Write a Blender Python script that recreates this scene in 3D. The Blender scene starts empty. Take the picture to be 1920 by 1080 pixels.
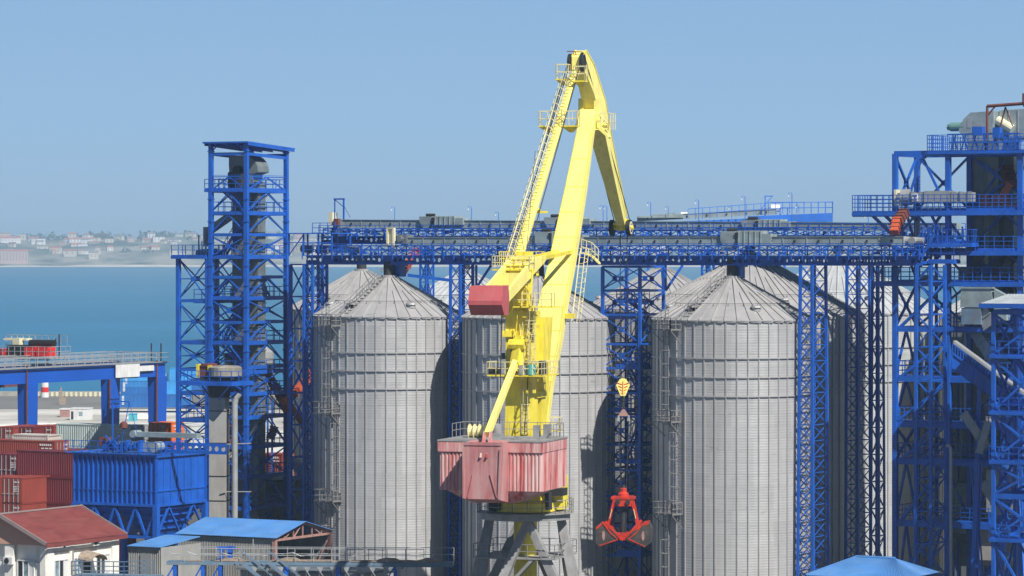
import bpy, math, random
from math import sin, cos, tan, pi, radians, atan2, sqrt, hypot
from mathutils import Vector, Matrix
random.seed(7)
SC = bpy.context.scene
COL = SC.collection
# ------------------------------------------------------------------ camera, sky, sun, exposure
F = 6900.0; HZ = 465.0; CAMZ = 34.0
cam_d = bpy.data.cameras.new('camera'); cam = bpy.data.objects.new('camera', cam_d); COL.objects.link(cam)
cam.location = (0, 0, CAMZ); cam.rotation_euler = (pi/2, 0, 0)
cam_d.sensor_width = 36; cam_d.lens = 36*F/1920; cam_d.shift_y = -(540-HZ)/1920.0
cam_d.clip_start = 1; cam_d.clip_end = 40000
SC.camera = cam
SUN_AZ, SUN_EL = 36.0, 47.0       # degrees right of the line back to the camera, elevation
w = bpy.data.worlds.new('World'); SC.world = w; w.use_nodes = True
nt = w.node_tree; nt.nodes.clear()
out = nt.nodes.new('ShaderNodeOutputWorld'); bg = nt.nodes.new('ShaderNodeBackground')
sky = nt.nodes.new('ShaderNodeTexSky'); sky.sky_type = 'NISHITA'; sky.sun_disc = False
sky.sun_elevation = radians(SUN_EL)
sd = Vector((sin(radians(SUN_AZ)), -cos(radians(SUN_AZ)), tan(radians(SUN_EL)))).normalized()
sky.sun_rotation = atan2(sd.x, sd.y)
sky.air_density = 1.0; sky.dust_density = 0.6; sky.ozone_density = 3.0
# clear-blue elevation gradient mixed into the Nishita sky, darkened higher up to deepen shadows
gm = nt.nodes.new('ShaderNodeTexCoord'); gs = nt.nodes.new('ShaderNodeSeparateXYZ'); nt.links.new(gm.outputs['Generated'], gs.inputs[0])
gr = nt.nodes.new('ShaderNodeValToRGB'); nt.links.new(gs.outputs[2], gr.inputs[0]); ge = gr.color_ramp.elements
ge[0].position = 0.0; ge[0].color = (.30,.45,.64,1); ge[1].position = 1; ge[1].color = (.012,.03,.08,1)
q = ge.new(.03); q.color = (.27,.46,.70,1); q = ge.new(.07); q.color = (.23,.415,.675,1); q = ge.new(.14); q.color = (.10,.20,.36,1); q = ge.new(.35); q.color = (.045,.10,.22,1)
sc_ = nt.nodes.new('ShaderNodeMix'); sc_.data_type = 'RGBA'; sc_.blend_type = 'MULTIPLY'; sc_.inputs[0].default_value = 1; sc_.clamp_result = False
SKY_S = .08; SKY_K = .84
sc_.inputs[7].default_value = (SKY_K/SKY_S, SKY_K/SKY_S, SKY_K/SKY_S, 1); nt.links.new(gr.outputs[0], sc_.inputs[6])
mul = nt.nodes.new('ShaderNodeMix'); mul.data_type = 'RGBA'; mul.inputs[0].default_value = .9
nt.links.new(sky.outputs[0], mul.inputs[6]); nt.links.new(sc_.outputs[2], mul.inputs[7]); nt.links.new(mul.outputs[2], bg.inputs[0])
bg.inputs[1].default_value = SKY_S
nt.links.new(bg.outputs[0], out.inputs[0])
sl = bpy.data.lights.new('sun', 'SUN'); so = bpy.data.objects.new('sun', sl); COL.objects.link(so)
sl.energy = 5.0; sl.angle = radians(0.5); sl.color = (1, 0.965, 0.91)
so.rotation_euler = sd.to_track_quat('Z', 'Y').to_euler(); so.location = (60, 0, 120)
SC.view_settings.view_transform = 'Standard'; SC.view_settings.look = 'None'
SC.view_settings.exposure = 0.36; SC.view_settings.gamma = 1; SC.view_settings.use_curve_mapping = False

# ------------------------------------------------------------------ helpers
def XY(px, d): return (px-960)*d/F
def ZZ(py, d): return CAMZ-(py-HZ)*d/F
def V(*a): return Vector(a)

class MB:
    def __init__(s): s.v = []; s.f = []; s.cuts = []
    def add(s, vs, fs):
        n = len(s.v); s.cuts.append((n, len(s.f))); s.v += [tuple(p) for p in vs]; s.f += [tuple(i+n for i in f) for f in fs]; return s
    def box(s, x0, x1, y0, y1, z0, z1):
        return s.add([(x0,y0,z0),(x1,y0,z0),(x1,y1,z0),(x0,y1,z0),(x0,y0,z1),(x1,y0,z1),(x1,y1,z1),(x0,y1,z1)],
                     [(0,3,2,1),(4,5,6,7),(0,1,5,4),(1,2,6,5),(2,3,7,6),(3,0,4,7)])
    def bar(s, p, q, w=.1, h=None, side=None):
        p = Vector(p); q = Vector(q); h = h or w; d = q-p
        if d.length < 1e-5: return s
        d.normalize()
        up = Vector((0,0,1)) if abs(d.z) < .98 else Vector((0,1,0))
        a = Vector(side).normalized() if side else d.cross(up).normalized()
        b = a.cross(d).normalized(); a = a*(w/2); b = b*(h/2)
        vs = [p-a-b, p+a-b, p+a+b, p-a+b, q-a-b, q+a-b, q+a+b, q-a+b]
        return s.add(vs, [(0,3,2,1),(4,5,6,7),(0,1,5,4),(1,2,6,5),(2,3,7,6),(3,0,4,7)])
    def tube(s, p, q, r, r2=None, n=8):
        p = Vector(p); q = Vector(q); r2 = r if r2 is None else r2
        d = (q-p).normalized(); up = Vector((0,0,1)) if abs(d.z) < .98 else Vector((0,1,0))
        a = d.cross(up).normalized(); b = a.cross(d)
        vs = [p+(a*cos(t)+b*sin(t))*r for t in [2*pi*i/n for i in range(n)]] + [q+(a*cos(t)+b*sin(t))*r2 for t in [2*pi*i/n for i in range(n)]]
        return s.add(vs, [(i, (i+1) % n, (i+1) % n+n, i+n) for i in range(n)] + [tuple(range(n-1,-1,-1)), tuple(range(n, 2*n))])
    def path(s, pts, r, n=6):
        for a, b in zip(pts, pts[1:]): s.tube(a, b, r, n=n)
        return s
    def lathe(s, prof, n=48, c=(0,0,0)):
        vs = [(c[0]+r*cos(2*pi*i/n), c[1]+r*sin(2*pi*i/n), c[2]+z) for r, z in prof for i in range(n)]
        fs = [(k*n+i, k*n+(i+1) % n, (k+1)*n+(i+1) % n, (k+1)*n+i) for k in range(len(prof)-1) for i in range(n)]
        return s.add(vs, fs)
    def ext(s, pts, vec):
        n = len(pts); vec = Vector(vec); pts = [Vector(p) for p in pts]
        return s.add(pts+[p+vec for p in pts], [tuple(range(n-1,-1,-1)), tuple(range(n, 2*n))]+[(i,(i+1)%n,(i+1)%n+n,i+n) for i in range(n)])
    def loft(s, secs):
        n = len(secs[0]); vs = [p for sec in secs for p in sec]; fs = [tuple(range(n-1,-1,-1)), tuple((len(secs)-1)*n+i for i in range(n))]
        for k in range(len(secs)-1): fs += [(k*n+i, k*n+(i+1)%n, (k+1)*n+(i+1)%n, (k+1)*n+i) for i in range(n)]
        return s.add(vs, fs)
    def corr(s, P, U, W, N, n):
        """trapezoid-corrugated sheet: P corner, U run, W other edge, N depth vector"""
        P = Vector(P); U = Vector(U); W = Vector(W); N = Vector(N); vs = []
        for i in range(n):
            for t, o in ((0,0),(.35,0),(.5,1),(.85,1)): vs.append(P+U*((i+t)/n)+N*o)
        vs.append(P+U)
        m = len(vs)
        return s.add(vs+[v+W for v in vs], [(i, i+1, i+1+m, i+m) for i in range(m-1)])
    def rail(s, pts, h=1.1, step=1.4, r=.028, mid=1, close=False):
        if close: pts = list(pts)+[pts[0]]
        for a, b in zip(pts, pts[1:]):
            a = Vector(a); b = Vector(b); L = (b-a).length; k = max(1, round(L/step)); u = Vector((0,0,h))
            for i in range(k+1): p = a.lerp(b, i/k); s.bar(p, p+u, r*2)
            for j in range(mid+1): o = u*((j+1)/(mid+1)); s.bar(a+o, b+o, r*2)
        return s
    def pieces(s, name, m, parent=None):
        """each primitive as a part of its own"""
        cuts = s.cuts+[(len(s.v), len(s.f))]
        for (v0,f0),(v1,f1) in zip(cuts, cuts[1:]):
            q = MB(); q.v = s.v[v0:v1]; q.f = [tuple(i-v0 for i in f) for f in s.f[f0:f1]]; q.build(name, m, parent)
    def build(s, name, m, parent=None, loc=None, smooth=False, rz=0):
        me = bpy.data.meshes.new(name); me.from_pydata(s.v, [], s.f); me.update()
        if smooth:
            for p in me.polygons: p.use_smooth = True
        me.materials.append(m); o = bpy.data.objects.new(name, me); COL.objects.link(o)
        if parent: o.parent = parent
        if loc: o.location = loc
        if rz: o.rotation_euler[2] = rz
        return o
LABELS = {}
def tag(o, label=None, cat=None, group=None, kind=None):
    if label: o['label'] = label
    if cat: o['category'] = cat
    if group: o['group'] = group
    if kind: o['kind'] = kind
    return o
def thing(name, label, cat, loc=(0,0,0), rz=0, group=None):
    o = bpy.data.objects.new(name, None); COL.objects.link(o); o.location = loc; o.rotation_euler = (0,0,rz)
    o.empty_display_size = .5
    return tag(o, label, cat, group)
def copy_tree(o, parent=None, cut=()):
    c = o.copy(); COL.objects.link(c)
    if parent: c.parent = parent
    for ch in list(o.children): copy_tree(ch, c)
    return c
RZ = radians(-29); CA, SA = cos(radians(29)), sin(radians(29))
def rot2(a, b): return (a*CA+b*SA, -a*SA+b*CA)

# ------------------------------------------------------------------ materials
def nodes(name):
    m = bpy.data.materials.new(name); m.use_nodes = True; t = m.node_tree
    return m, t, t.nodes['Principled BSDF'], t.links
def N(t, kind, **kw):
    n = t.nodes.new(kind)
    for k, v in kw.items(): setattr(n, k, v)
    return n
def paint(name, col, rough=.45, metal=0., var=.15, scale=.6, dirt=None, damt=.3, dscale=(1,1,.25), thr=(.45,.75), bump=0, spec=.5, grime=None):
    """base colour with soft variation, patches of wear/dirt, optional dents"""
    m, t, b, L = nodes(name)
    tc = N(t, 'ShaderNodeTexCoord'); mp = N(t, 'ShaderNodeMapping'); mp.inputs['Scale'].default_value = dscale
    L.new(tc.outputs['Object'], mp.inputs[0])
    n1 = N(t, 'ShaderNodeTexNoise'); n1.inputs['Scale'].default_value = scale; n1.inputs['Detail'].default_value = 6; L.new(tc.outputs['Object'], n1.inputs[0])
    mr = N(t, 'ShaderNodeMapRange'); mr.inputs[3].default_value = 1-var; mr.inputs[4].default_value = 1+var*.8; mr.inputs[1].default_value = .3; mr.inputs[2].default_value = .7
    L.new(n1.outputs[0], mr.inputs[0])
    mx = N(t, 'ShaderNodeMix', data_type='RGBA', blend_type='MULTIPLY'); mx.inputs[0].default_value = 1; mx.inputs[6].default_value = (*col, 1)
    L.new(mr.outputs[0], mx.inputs[7])
    last = mx.outputs[2]
    if dirt:
        n2 = N(t, 'ShaderNodeTexNoise'); n2.inputs['Scale'].default_value = 1.3; n2.inputs['Detail'].default_value = 8; n2.inputs['Roughness'].default_value = .65
        L.new(mp.outputs[0], n2.inputs[0])
        r2 = N(t, 'ShaderNodeMapRange'); r2.inputs[1].default_value = thr[0]; r2.inputs[2].default_value = thr[1]; r2.inputs[4].default_value = damt
        L.new(n2.outputs[0], r2.inputs[0])
        m2 = N(t, 'ShaderNodeMix', data_type='RGBA'); L.new(r2.outputs[0], m2.inputs[0]); L.new(last, m2.inputs[6]); m2.inputs[7].default_value = (*dirt, 1)
        last = m2.outputs[2]
    L.new(last, b.inputs['Base Color'])
    b.inputs['Roughness'].default_value = rough; b.inputs['Metallic'].default_value = metal
    b.inputs['Specular IOR Level'].default_value = spec
    if bump:
        bp = N(t, 'ShaderNodeBump'); bp.inputs['Strength'].default_value = bump; bp.inputs['Distance'].default_value = .05
        L.new(n1.outputs[0], bp.inputs['Height']); L.new(bp.outputs[0], b.inputs['Normal'])
    return m
RUST = (.16,.06,.03); GRIME = (.05,.05,.05)
M = {}
M['blue'] = paint('blue_paint', (.010,.102,.48), .38, 0, .2, .5, (.02,.05,.16), .5, (1,1,.5), (.5,.8))
M['blue2'] = paint('light_blue_paint', (.03,.17,.66), .45, 0, .2, .5, (.1,.2,.4), .3)
M['bluegrey'] = paint('weathered_blue_paint', (.13,.21,.29), .6, 0, .2, 1.2, (.2,.14,.1), .5)
M['roofblue'] = paint('blue_roof_sheet', (.07,.215,.49), .5, .0, .12, .5, (.2,.3,.42), .35, (.4,1,1))
M['yellow'] = paint('yellow_paint', (.86,.71,.055), .42, 0, .12, .8, (.30,.17,.06), .75, (2.2,2.2,.22), (.5,.8))
M['paleyellow'] = paint('pale_yellow_paint', (.92,.82,.22), .45, 0, .08, .6, (.42,.27,.10), .6, (2.4,2.4,.2), (.52,.82))
M['rail_y'] = paint('cream_rail_paint', (.75,.68,.36), .5, 0, .1)
M['cream'] = paint('cream_paint', (.7,.66,.45), .5, 0, .1)
M['red'] = paint('faded_red_paint', (.46,.06,.06), .55, 0, .3, .5, (.66,.47,.44), .9, (1.5,1.5,.12), (.38,.6))
M['pinkred'] = paint('counterweight_red_paint', (.45,.085,.09), .5, 0, .12, .5, (.5,.2,.2), .4)
M['grabred'] = paint('grab_red_paint', (.62,.035,.012), .4, 0, .3, 1.5, (.15,.05,.04), .7, (1,1,1), (.45,.65))
M['grabsteel'] = paint('worn_grab_steel', (.07,.065,.06), .55, .3, .4, 1.5, (.25,.15,.11), .6, (1,1,1), (.5,.7))
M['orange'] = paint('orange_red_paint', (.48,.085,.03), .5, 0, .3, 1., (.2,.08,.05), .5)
M['conv'] = paint('grey_green_casing', (.32,.385,.38), .5, .2, .18, .6, (.08,.09,.09), .5, (.5,1,1))
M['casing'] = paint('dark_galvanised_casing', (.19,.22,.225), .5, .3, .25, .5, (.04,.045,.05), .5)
M['galv'] = paint('galvanised_steel', (.36,.37,.365), .5, .25, .15, 1.)
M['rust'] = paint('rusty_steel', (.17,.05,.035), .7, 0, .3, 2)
M['black'] = paint('black_rubber', (.012,.012,.012), .6)
M['dark'] = paint('dark_steel', (.035,.037,.04), .6, .2)
M['portal'] = paint('grey_portal_paint', (.30,.30,.295), .55, .1, .2, .8, (.1,.06,.05), .5, (1,1,.4))
M['concrete'] = paint('concrete', (.36,.34,.30), .85, 0, .2, .5, (.2,.19,.17), .6, (1,1,.3))
M['ductm'] = paint('pale_duct_sheet', (.38,.37,.34), .6, .1, .12, .6, (.25,.2,.15), .5, (1,1,.2))
M['white'] = paint('white_paint', (.72,.72,.70), .5, 0, .08, 1, (.4,.38,.34), .4)
M['plaster'] = paint('cream_plaster', (.86,.83,.75), .85, 0, .08, .8, (.5,.45,.38), .5, (1,1,.4))
M['pink'] = paint('pink_plaster', (.58,.33,.24), .85, 0, .06, .5, (.45,.28,.22), .4)
M['roofred'] = paint('red_brown_roof_sheet', (.20,.045,.042), .6, 0, .16, .6, (.30,.10,.08), .6, (1,.25,1), (.42,.7))
M['glass'] = paint('window_glass', (.22,.3,.34), .08, 0, .5, 1.5)
M['darkglass'] = paint('dark_window', (.03,.035,.04), .1)
M['steelrail'] = paint('pale_steel_rail', (.42,.43,.43), .5, .3, .1)
M['green'] = paint('green_motor_paint', (.13,.27,.23), .4)
M['teal'] = paint('teal_paint', (.10,.36,.34), .5)
M['brightred'] = paint('bright_red_paint', (.65,.02,.015), .4)
M['cyan'] = paint('cyan_paint', (.08,.42,.55), .5)
M['girder'] = paint('cobalt_gantry_paint', (.004,.085,.47), .4, 0, .1, .2, (.02,.08,.3), .4)
M['wood'] = paint('weathered_boards', (.33,.26,.20), .9, 0, .3, 3)
M['brownbeam'] = paint('pinkish_primer', (.36,.20,.17), .7, 0, .2, 2)
def cont_mat(name, c, d=.18): return paint(name, c, .55, 0, .14, .5, (c[0]*.5+.1, c[1]*.5+.07, c[2]*.5+.06), d, (1.5,1.5,.5))
CM = {'maroon': cont_mat('maroon_container_paint', (.15,.018,.025)), 'rust': cont_mat('brown_red_container_paint', (.26,.045,.03)),
      'grey': cont_mat('grey_green_container_paint', (.45,.53,.49)), 'orange': cont_mat('orange_container_paint', (.75,.15,.02)),
      'white': cont_mat('white_container_paint', (.55,.57,.55)), 'green': cont_mat('green_container_paint', (.05,.30,.20)),
      'blue': cont_mat('blue_container_paint', (.01,.12,.38)), 'ltblue': cont_mat('sky_blue_container_paint', (.04,.28,.62)), 'pale': cont_mat('pale_container_paint', (.5,.47,.42))}

def silo_mat(name, base, rows=1.1, nseg=23, bumpy=True, scale=8.):
    m, t, b, L = nodes(name)
    tc = N(t, 'ShaderNodeTexCoord'); sx = N(t, 'ShaderNodeSeparateXYZ'); L.new(tc.outputs['Object'], sx.inputs[0])
    at = N(t, 'ShaderNodeMath', operation='ARCTAN2'); L.new(sx.outputs[1], at.inputs[0]); L.new(sx.outputs[0], at.inputs[1])
    def mt(op, a, bb):
        n = N(t, 'ShaderNodeMath', operation=op); L.new(a, n.inputs[0])
        if isinstance(bb, (int, float)): n.inputs[1].default_value = bb
        else: L.new(bb, n.inputs[1])
        return n.outputs[0]
    ai = mt('MULTIPLY', at.outputs[0], nseg/(2*pi)); zi = mt('DIVIDE', sx.outputs[2], rows)
    fl = lambda x: mt('FLOOR', x, 0)
    cb = N(t, 'ShaderNodeCombineXYZ'); L.new(fl(ai), cb.inputs[0]); L.new(fl(zi), cb.inputs[1])
    wn = N(t, 'ShaderNodeTexWhiteNoise'); wn.noise_dimensions = '2D'; L.new(cb.outputs[0], wn.inputs['Vector'])
    mr = N(t, 'ShaderNodeMapRange'); mr.inputs[3].default_value = .93; mr.inputs[4].default_value = 1.06; L.new(wn.outputs['Value'], mr.inputs[0])
    # seams between sheets
    fr = mt('FRACT', zi, 0); sm = mt('LESS_THAN', fr, .045)
    s2 = N(t, 'ShaderNodeMapRange'); s2.inputs[3].default_value = 1; s2.inputs[4].default_value = .84; L.new(sm, s2.inputs[0])
    mps = N(t, 'ShaderNodeMapping'); mps.inputs['Scale'].default_value = (.5,.5,.07); L.new(tc.outputs['Object'], mps.inputs[0])
    n1 = N(t, 'ShaderNodeTexNoise'); n1.inputs['Scale'].default_value = 1.6; n1.inputs['Detail'].default_value = 7; L.new(mps.outputs[0], n1.inputs[0])
    m3 = N(t, 'ShaderNodeMapRange'); m3.inputs[1].default_value = .3; m3.inputs[2].default_value = .7; m3.inputs[3].default_value = .86; m3.inputs[4].default_value = 1.06; L.new(n1.outputs[0], m3.inputs[0])
    # smudges: short dark horizontal dabs
    mp2 = N(t, 'ShaderNodeMapping'); mp2.inputs['Scale'].default_value = (.8,.8,3.2); L.new(tc.outputs['Object'], mp2.inputs[0])
    n4 = N(t, 'ShaderNodeTexNoise'); n4.inputs['Scale'].default_value = .8; n4.inputs['Detail'].default_value = 4; L.new(mp2.outputs[0], n4.inputs[0])
    m4 = N(t, 'ShaderNodeMapRange'); m4.inputs[1].default_value = .66; m4.inputs[2].default_value = .74; m4.inputs[3].default_value = 1; m4.inputs[4].default_value = .78; L.new(n4.outputs[0], m4.inputs[0])
    v = mt('MULTIPLY', mt('MULTIPLY', mt('MULTIPLY', mr.outputs[0], s2.outputs[0]), m3.outputs[0]), m4.outputs[0])
    mx = N(t, 'ShaderNodeMix', data_type='RGBA', blend_type='MULTIPLY'); mx.inputs[0].default_value = 1; mx.inputs[6].default_value = (*base, 1); L.new(v, mx.inputs[7])
    L.new(mx.outputs[2], b.inputs['Base Color']); b.inputs['Roughness'].default_value = .42; b.inputs['Metallic'].default_value = .25; b.inputs['Specular IOR Level'].default_value = .35
    if bumpy:
        wv = N(t, 'ShaderNodeMath', operation='SINE'); L.new(mt('MULTIPLY', sx.outputs[2], 2*pi*scale/2), wv.inputs[0])
        ad = mt('ADD', mt('MULTIPLY', wv.outputs[0], .012), mt('MULTIPLY', n4.outputs[0], .06))
        bp = N(t, 'ShaderNodeBump'); bp.inputs['Strength'].default_value = .35; bp.inputs['Distance'].default_value = 1; L.new(ad, bp.inputs['Height']); L.new(bp.outputs[0], b.inputs['Normal'])
    return m
M['silo'] = silo_mat('galvanised_silo_sheet', (.49,.485,.475))
M['siloroof'] = silo_mat('galvanised_roof_sheet', (.42,.41,.40), 99, 20, False)
M['ladder'] = paint('weathered_ladder_steel', (.24,.235,.23), .55, .3, .15, 1)
M['silorib'] = paint('silo_rib_steel', (.43,.42,.41), .45, .35, .12, 1)
M['silorough'] = silo_mat('pale_galvanised_sheet', (.52,.54,.54))
# ------------------------------------------------------------------ the setting
def mat_ground():
    m, t, b, L = nodes('yard_ground'); tc = N(t, 'ShaderNodeTexCoord')
    sp = N(t, 'ShaderNodeSeparateXYZ'); L.new(tc.outputs['Object'], sp.inputs[0])
    n1 = N(t, 'ShaderNodeTexNoise'); n1.inputs['Scale'].default_value = .03; n1.inputs['Detail'].default_value = 8; L.new(tc.outputs['Object'], n1.inputs[0])
    n2 = N(t, 'ShaderNodeTexNoise'); n2.inputs['Scale'].default_value = .5; n2.inputs['Detail'].default_value = 6; L.new(tc.outputs['Object'], n2.inputs[0])
    cr = N(t, 'ShaderNodeValToRGB'); L.new(n1.outputs[0], cr.inputs[0])
    cr.color_ramp.elements[0].position = .35; cr.color_ramp.elements[0].color = (.30,.28,.24,1); cr.color_ramp.elements[1].position = .6; cr.color_ramp.elements[1].color = (.66,.64,.58,1)
    mr = N(t, 'ShaderNodeMapRange'); mr.inputs[3].default_value = .75; mr.inputs[4].default_value = 1.1; L.new(n2.outputs[0], mr.inputs[0])
    mx = N(t, 'ShaderNodeMix', data_type='RGBA', blend_type='MULTIPLY'); mx.inputs[0].default_value = 1; L.new(cr.outputs[0], mx.inputs[6]); L.new(mr.outputs[0], mx.inputs[7])
    L.new(mx.outputs[2], b.inputs['Base Color']); b.inputs['Roughness'].default_value = .9
    return m
def mat_sea():
    m, t, b, L = nodes('sea_water'); tc = N(t, 'ShaderNodeTexCoord')
    mp = N(t, 'ShaderNodeMapping'); mp.inputs['Scale'].default_value = (.35,.12,1); L.new(tc.outputs['Object'], mp.inputs[0])
    n1 = N(t, 'ShaderNodeTexNoise'); n1.inputs['Scale'].default_value = .6; n1.inputs['Detail'].default_value = 9; n1.inputs['Roughness'].default_value = .65; L.new(mp.outputs[0], n1.inputs[0])
    n2 = N(t, 'ShaderNodeTexNoise'); n2.inputs['Scale'].default_value = .004; n2.inputs['Detail'].default_value = 5; L.new(tc.outputs['Object'], n2.inputs[0])
    mr = N(t, 'ShaderNodeMapRange'); mr.inputs[1].default_value = .35; mr.inputs[2].default_value = .65; mr.inputs[3].default_value = .85; mr.inputs[4].default_value = 1.1; L.new(n2.outputs[0], mr.inputs[0])
    mx = N(t, 'ShaderNodeMix', data_type='RGBA', blend_type='MULTIPLY'); mx.inputs[0].default_value = 1; mx.inputs[6].default_value = (.015,.165,.31,1); L.new(mr.outputs[0], mx.inputs[7])
    L.new(mx.outputs[2], b.inputs['Base Color']); b.inputs['Roughness'].default_value = .35; b.inputs['Specular IOR Level'].default_value = .3
    bp = N(t, 'ShaderNodeBump'); bp.inputs['Strength'].default_value = 1; bp.inputs['Distance'].default_value = .9; L.new(n1.outputs[0], bp.inputs['Height']); L.new(bp.outputs[0], b.inputs['Normal'])
    return m
def mat_hill():
    m, t, b, L = nodes('far_shore_land'); tc = N(t, 'ShaderNodeTexCoord')
    mp = N(t, 'ShaderNodeMapping'); mp.inputs['Scale'].default_value = (.012,.012,.04); L.new(tc.outputs['Object'], mp.inputs[0])
    n1 = N(t, 'ShaderNodeTexNoise'); n1.inputs['Scale'].default_value = 1; n1.inputs['Detail'].default_value = 8; L.new(mp.outputs[0], n1.inputs[0])
    cr = N(t, 'ShaderNodeValToRGB'); L.new(n1.outputs[0], cr.inputs[0]); e = cr.color_ramp.elements
    e[0].position = .4; e[0].color = (.035,.06,.035,1); e[1].position = .62; e[1].color = (.30,.27,.20,1)
    L.new(cr.outputs[0], b.inputs['Base Color']); b.inputs['Roughness'].default_value = 1
    return m
g = MB().add([(-900,-60,0),(900,-60,0),(900,846,0),(-900,846,0)], [(0,1,2,3)]).build('ground', mat_ground()); tag(g, kind='structure')
g = MB().add([(-500,-59,.006),(500,-59,.006),(500,600,.006),(-500,600,.006)], [(0,1,2,3)]).build('yard_paving', paint('yard_asphalt', (.09,.085,.08), .9, 0, .3, .05)); tag(g, kind='structure')
g = MB().box(-900,900,846,850,-4,.9).build('quay_edge', M['concrete']); tag(g, kind='structure')
g = MB().add([(-900,776,.01),(900,776,.01),(900,846,.01),(-900,846,.01)], [(0,1,2,3)]).build('quay_road', paint('quay_asphalt', (.17,.165,.155), .9, 0, .2, .05)); tag(g, kind='structure')
g = MB().add([(-5000,-60,-2.2),(5000,-60,-2.2),(5000,7600,-2.2),(-5000,7600,-2.2)], [(0,1,2,3)]).build('sea', mat_sea()); tag(g, kind='structure')
# far shore: beach, broken bluff, wooded plateau
def shore():
    mb = MB(); xs = [-1500+i*20 for i in range(171)]; prof = [(7060,-3),(7078,1.0),(7110,7),(7150,15),(7200,26),(7300,39),(7420,49),(7520,54)]
    R = random.Random(3); ph = [R.uniform(0,6.28) for _ in range(8)]
    def nz(x, k): return sin(x/210+ph[k])*.5+sin(x/83+ph[(k+3) % 8])*.3+sin(x/31+ph[(k+5) % 8])*.2
    vs = []
    for x in xs:
        for k, (y, z) in enumerate(prof): vs.append((x, y+nz(x,k)*12, z*(1+.22*nz(x,(k+1) % 8))+R.uniform(-.5,.5)*(k > 1)*2))
    n = len(prof); fs = [(i*n+k, (i+1)*n+k, (i+1)*n+k+1, i*n+k+1) for i in range(len(xs)-1) for k in range(n-1)]
    return mb.add(vs, fs)
tag(shore().build('hills', mat_hill()), kind='structure')
b = MB()
for i in range(60):
    x = -1500+i*50; b.ext([(x,7052,-2.4),(x+50,7052,-2.4),(x+50,7076,1.6+sin(i)*.4),(x,7076,1.6+sin(i-1)*.4)], (0,6,0))
tag(b.build('beach', paint('beach_sand', (.55,.50,.42), .9, 0, .2, .02)), kind='structure')
# far woods: leafy clumps along the skyline and down the bluff
RW = random.Random(11); mb = MB()
def clump(x, y, z, r, n=14):
    for _ in range(n):
        a = RW.uniform(0, 2*pi); e = RW.uniform(-.3, 1.2); rr = r*RW.uniform(.5, 1.05)
        c = Vector((x+rr*cos(a)*cos(e), y+rr*sin(a)*cos(e), z+rr*sin(e)*.8)); s = r*RW.uniform(.25,.5)
        mb.add([c+Vector((RW.uniform(-s,s),RW.uniform(-s,s),RW.uniform(-s,s))) for _ in range(4)], [(0,1,2),(0,2,3),(1,2,3),(0,3,1)])
for i in range(1000):
    x = RW.uniform(-1150,1300); k = RW.random()**.6; y = 7170+350*k; z = 18+37*k
    big = 1+ (sin(x/47)>.3)*.5+(-760 < x < -640)*.9
    clump(x, y, z+1+RW.uniform(0,4), RW.uniform(3,9)*big*(.6+.6*k))
tag(mb.build('woodland', paint('far_foliage', (.045,.07,.03), .9, 0, .4, .05)), 'hazy belt of trees along the top of the far shore', 'woodland', kind='stuff')
# houses on the far shore
RH = random.Random(5)
HW = [paint('house_wall_'+s, c, .8, 0, .05, .1) for s, c in (('white',(.75,.73,.70)),('cream',(.68,.6,.48)),('rose',(.55,.38,.32)))]
HR = [paint('house_roof_'+s, c, .8, 0, .1, .1) for s, c in (('red',(.40,.13,.08)),('grey',(.2,.2,.2)),('brown',(.28,.15,.1)))]
def far_house(x, y, z, wd, h, dp, wm, rm, gab, label, cat='house', group=None, wins=3):
    r = thing('far_house', label, cat, (x, y, z), RH.uniform(-.4,.4), group)
    MB().box(-wd/2,wd/2,0,dp,-6,h).build('wall', wm, r)
    rf = MB()
    if gab: rf.ext([(-wd/2-.5,-.5,h),(-wd/2-.5,dp+.5,h),(-wd/2-.5,dp/2,h+dp*.33)], (wd+1,0,0))
    else: rf.box(-wd/2-.3,wd/2+.3,-.3,dp+.3,h,h+1)
    rf.build('roof', rm, r)
    if wins:
        wb = MB()
        for i in range(wins):
            for k in range(max(1, int(h/3.2))):
                x0 = -wd/2+wd*(i+.5)/wins; wb = MB().box(x0-.8,x0+.8,-.06,.1,1+k*3.1,2.8+k*3.1); wb.build('window', M['darkglass'], r)
    return r
big = [(16,478,72,26,3,1,0,'wide sand-coloured block just above the beach at the left edge of the far shore'),
       (72,452,26,12,0,0,1,'hazy white villa with a red roof under the skyline, left of the tall trees'),
       (20,450,38,8,0,1,0,'long low white house in the haze at the far left of the far shore'),
       (152,452,44,9,0,1,0,'long white terraced hotel in the middle of the far skyline'),
       (205,452,16,10,1,0,0,'cream house standing alone in the haze right of the long white hotel'),
       (298,449,22,13,0,0,1,'tallest white house with a red roof near the right end of the far shore'),
       (325,453,24,8,0,1,1,'low white villa with a pink roof beside the tallest white far house'),
       (136,474,36,8,1,0,1,'pale cream house halfway down the far bluff below the long hotel'),
       (166,474,20,7,0,1,1,'small white house on the far bluff right of the cream one'),
       (26,473,30,9,0,0,0,'white house with a red roof halfway down the far bluff at left')]
for px, py, wpx, hpx, wi, gb, ri, lab in big:
    d = 7080 if py > 476 else 7330 if py < 460 else 7180
    s = d/F; z = ZZ(py+hpx*.5, d)+2
    far_house(XY(px,d), d, z, wpx*s, hpx*s*.7, 10, HW[min(wi,2)], HR[ri], gb, lab, 'house' if wpx < 60 else 'building', None, max(2, int(wpx/6)))
for i in range(80):
    px = RH.uniform(-10, 600) if i < 68 else RH.uniform(1180,1300); k = RH.random(); d = 7130+k*300
    py = 482-36*k+RH.uniform(-3,3); s = d/F
    far_house(XY(px,d), d, ZZ(py+1,d)+2.5, RH.uniform(9,24), RH.uniform(5,11), 9, RH.choice(HW), RH.choice(HR), RH.random() < .7,
              'small pale house among the trees on the hazy far shore', 'house', 'small houses on the far shore', 2)

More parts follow.
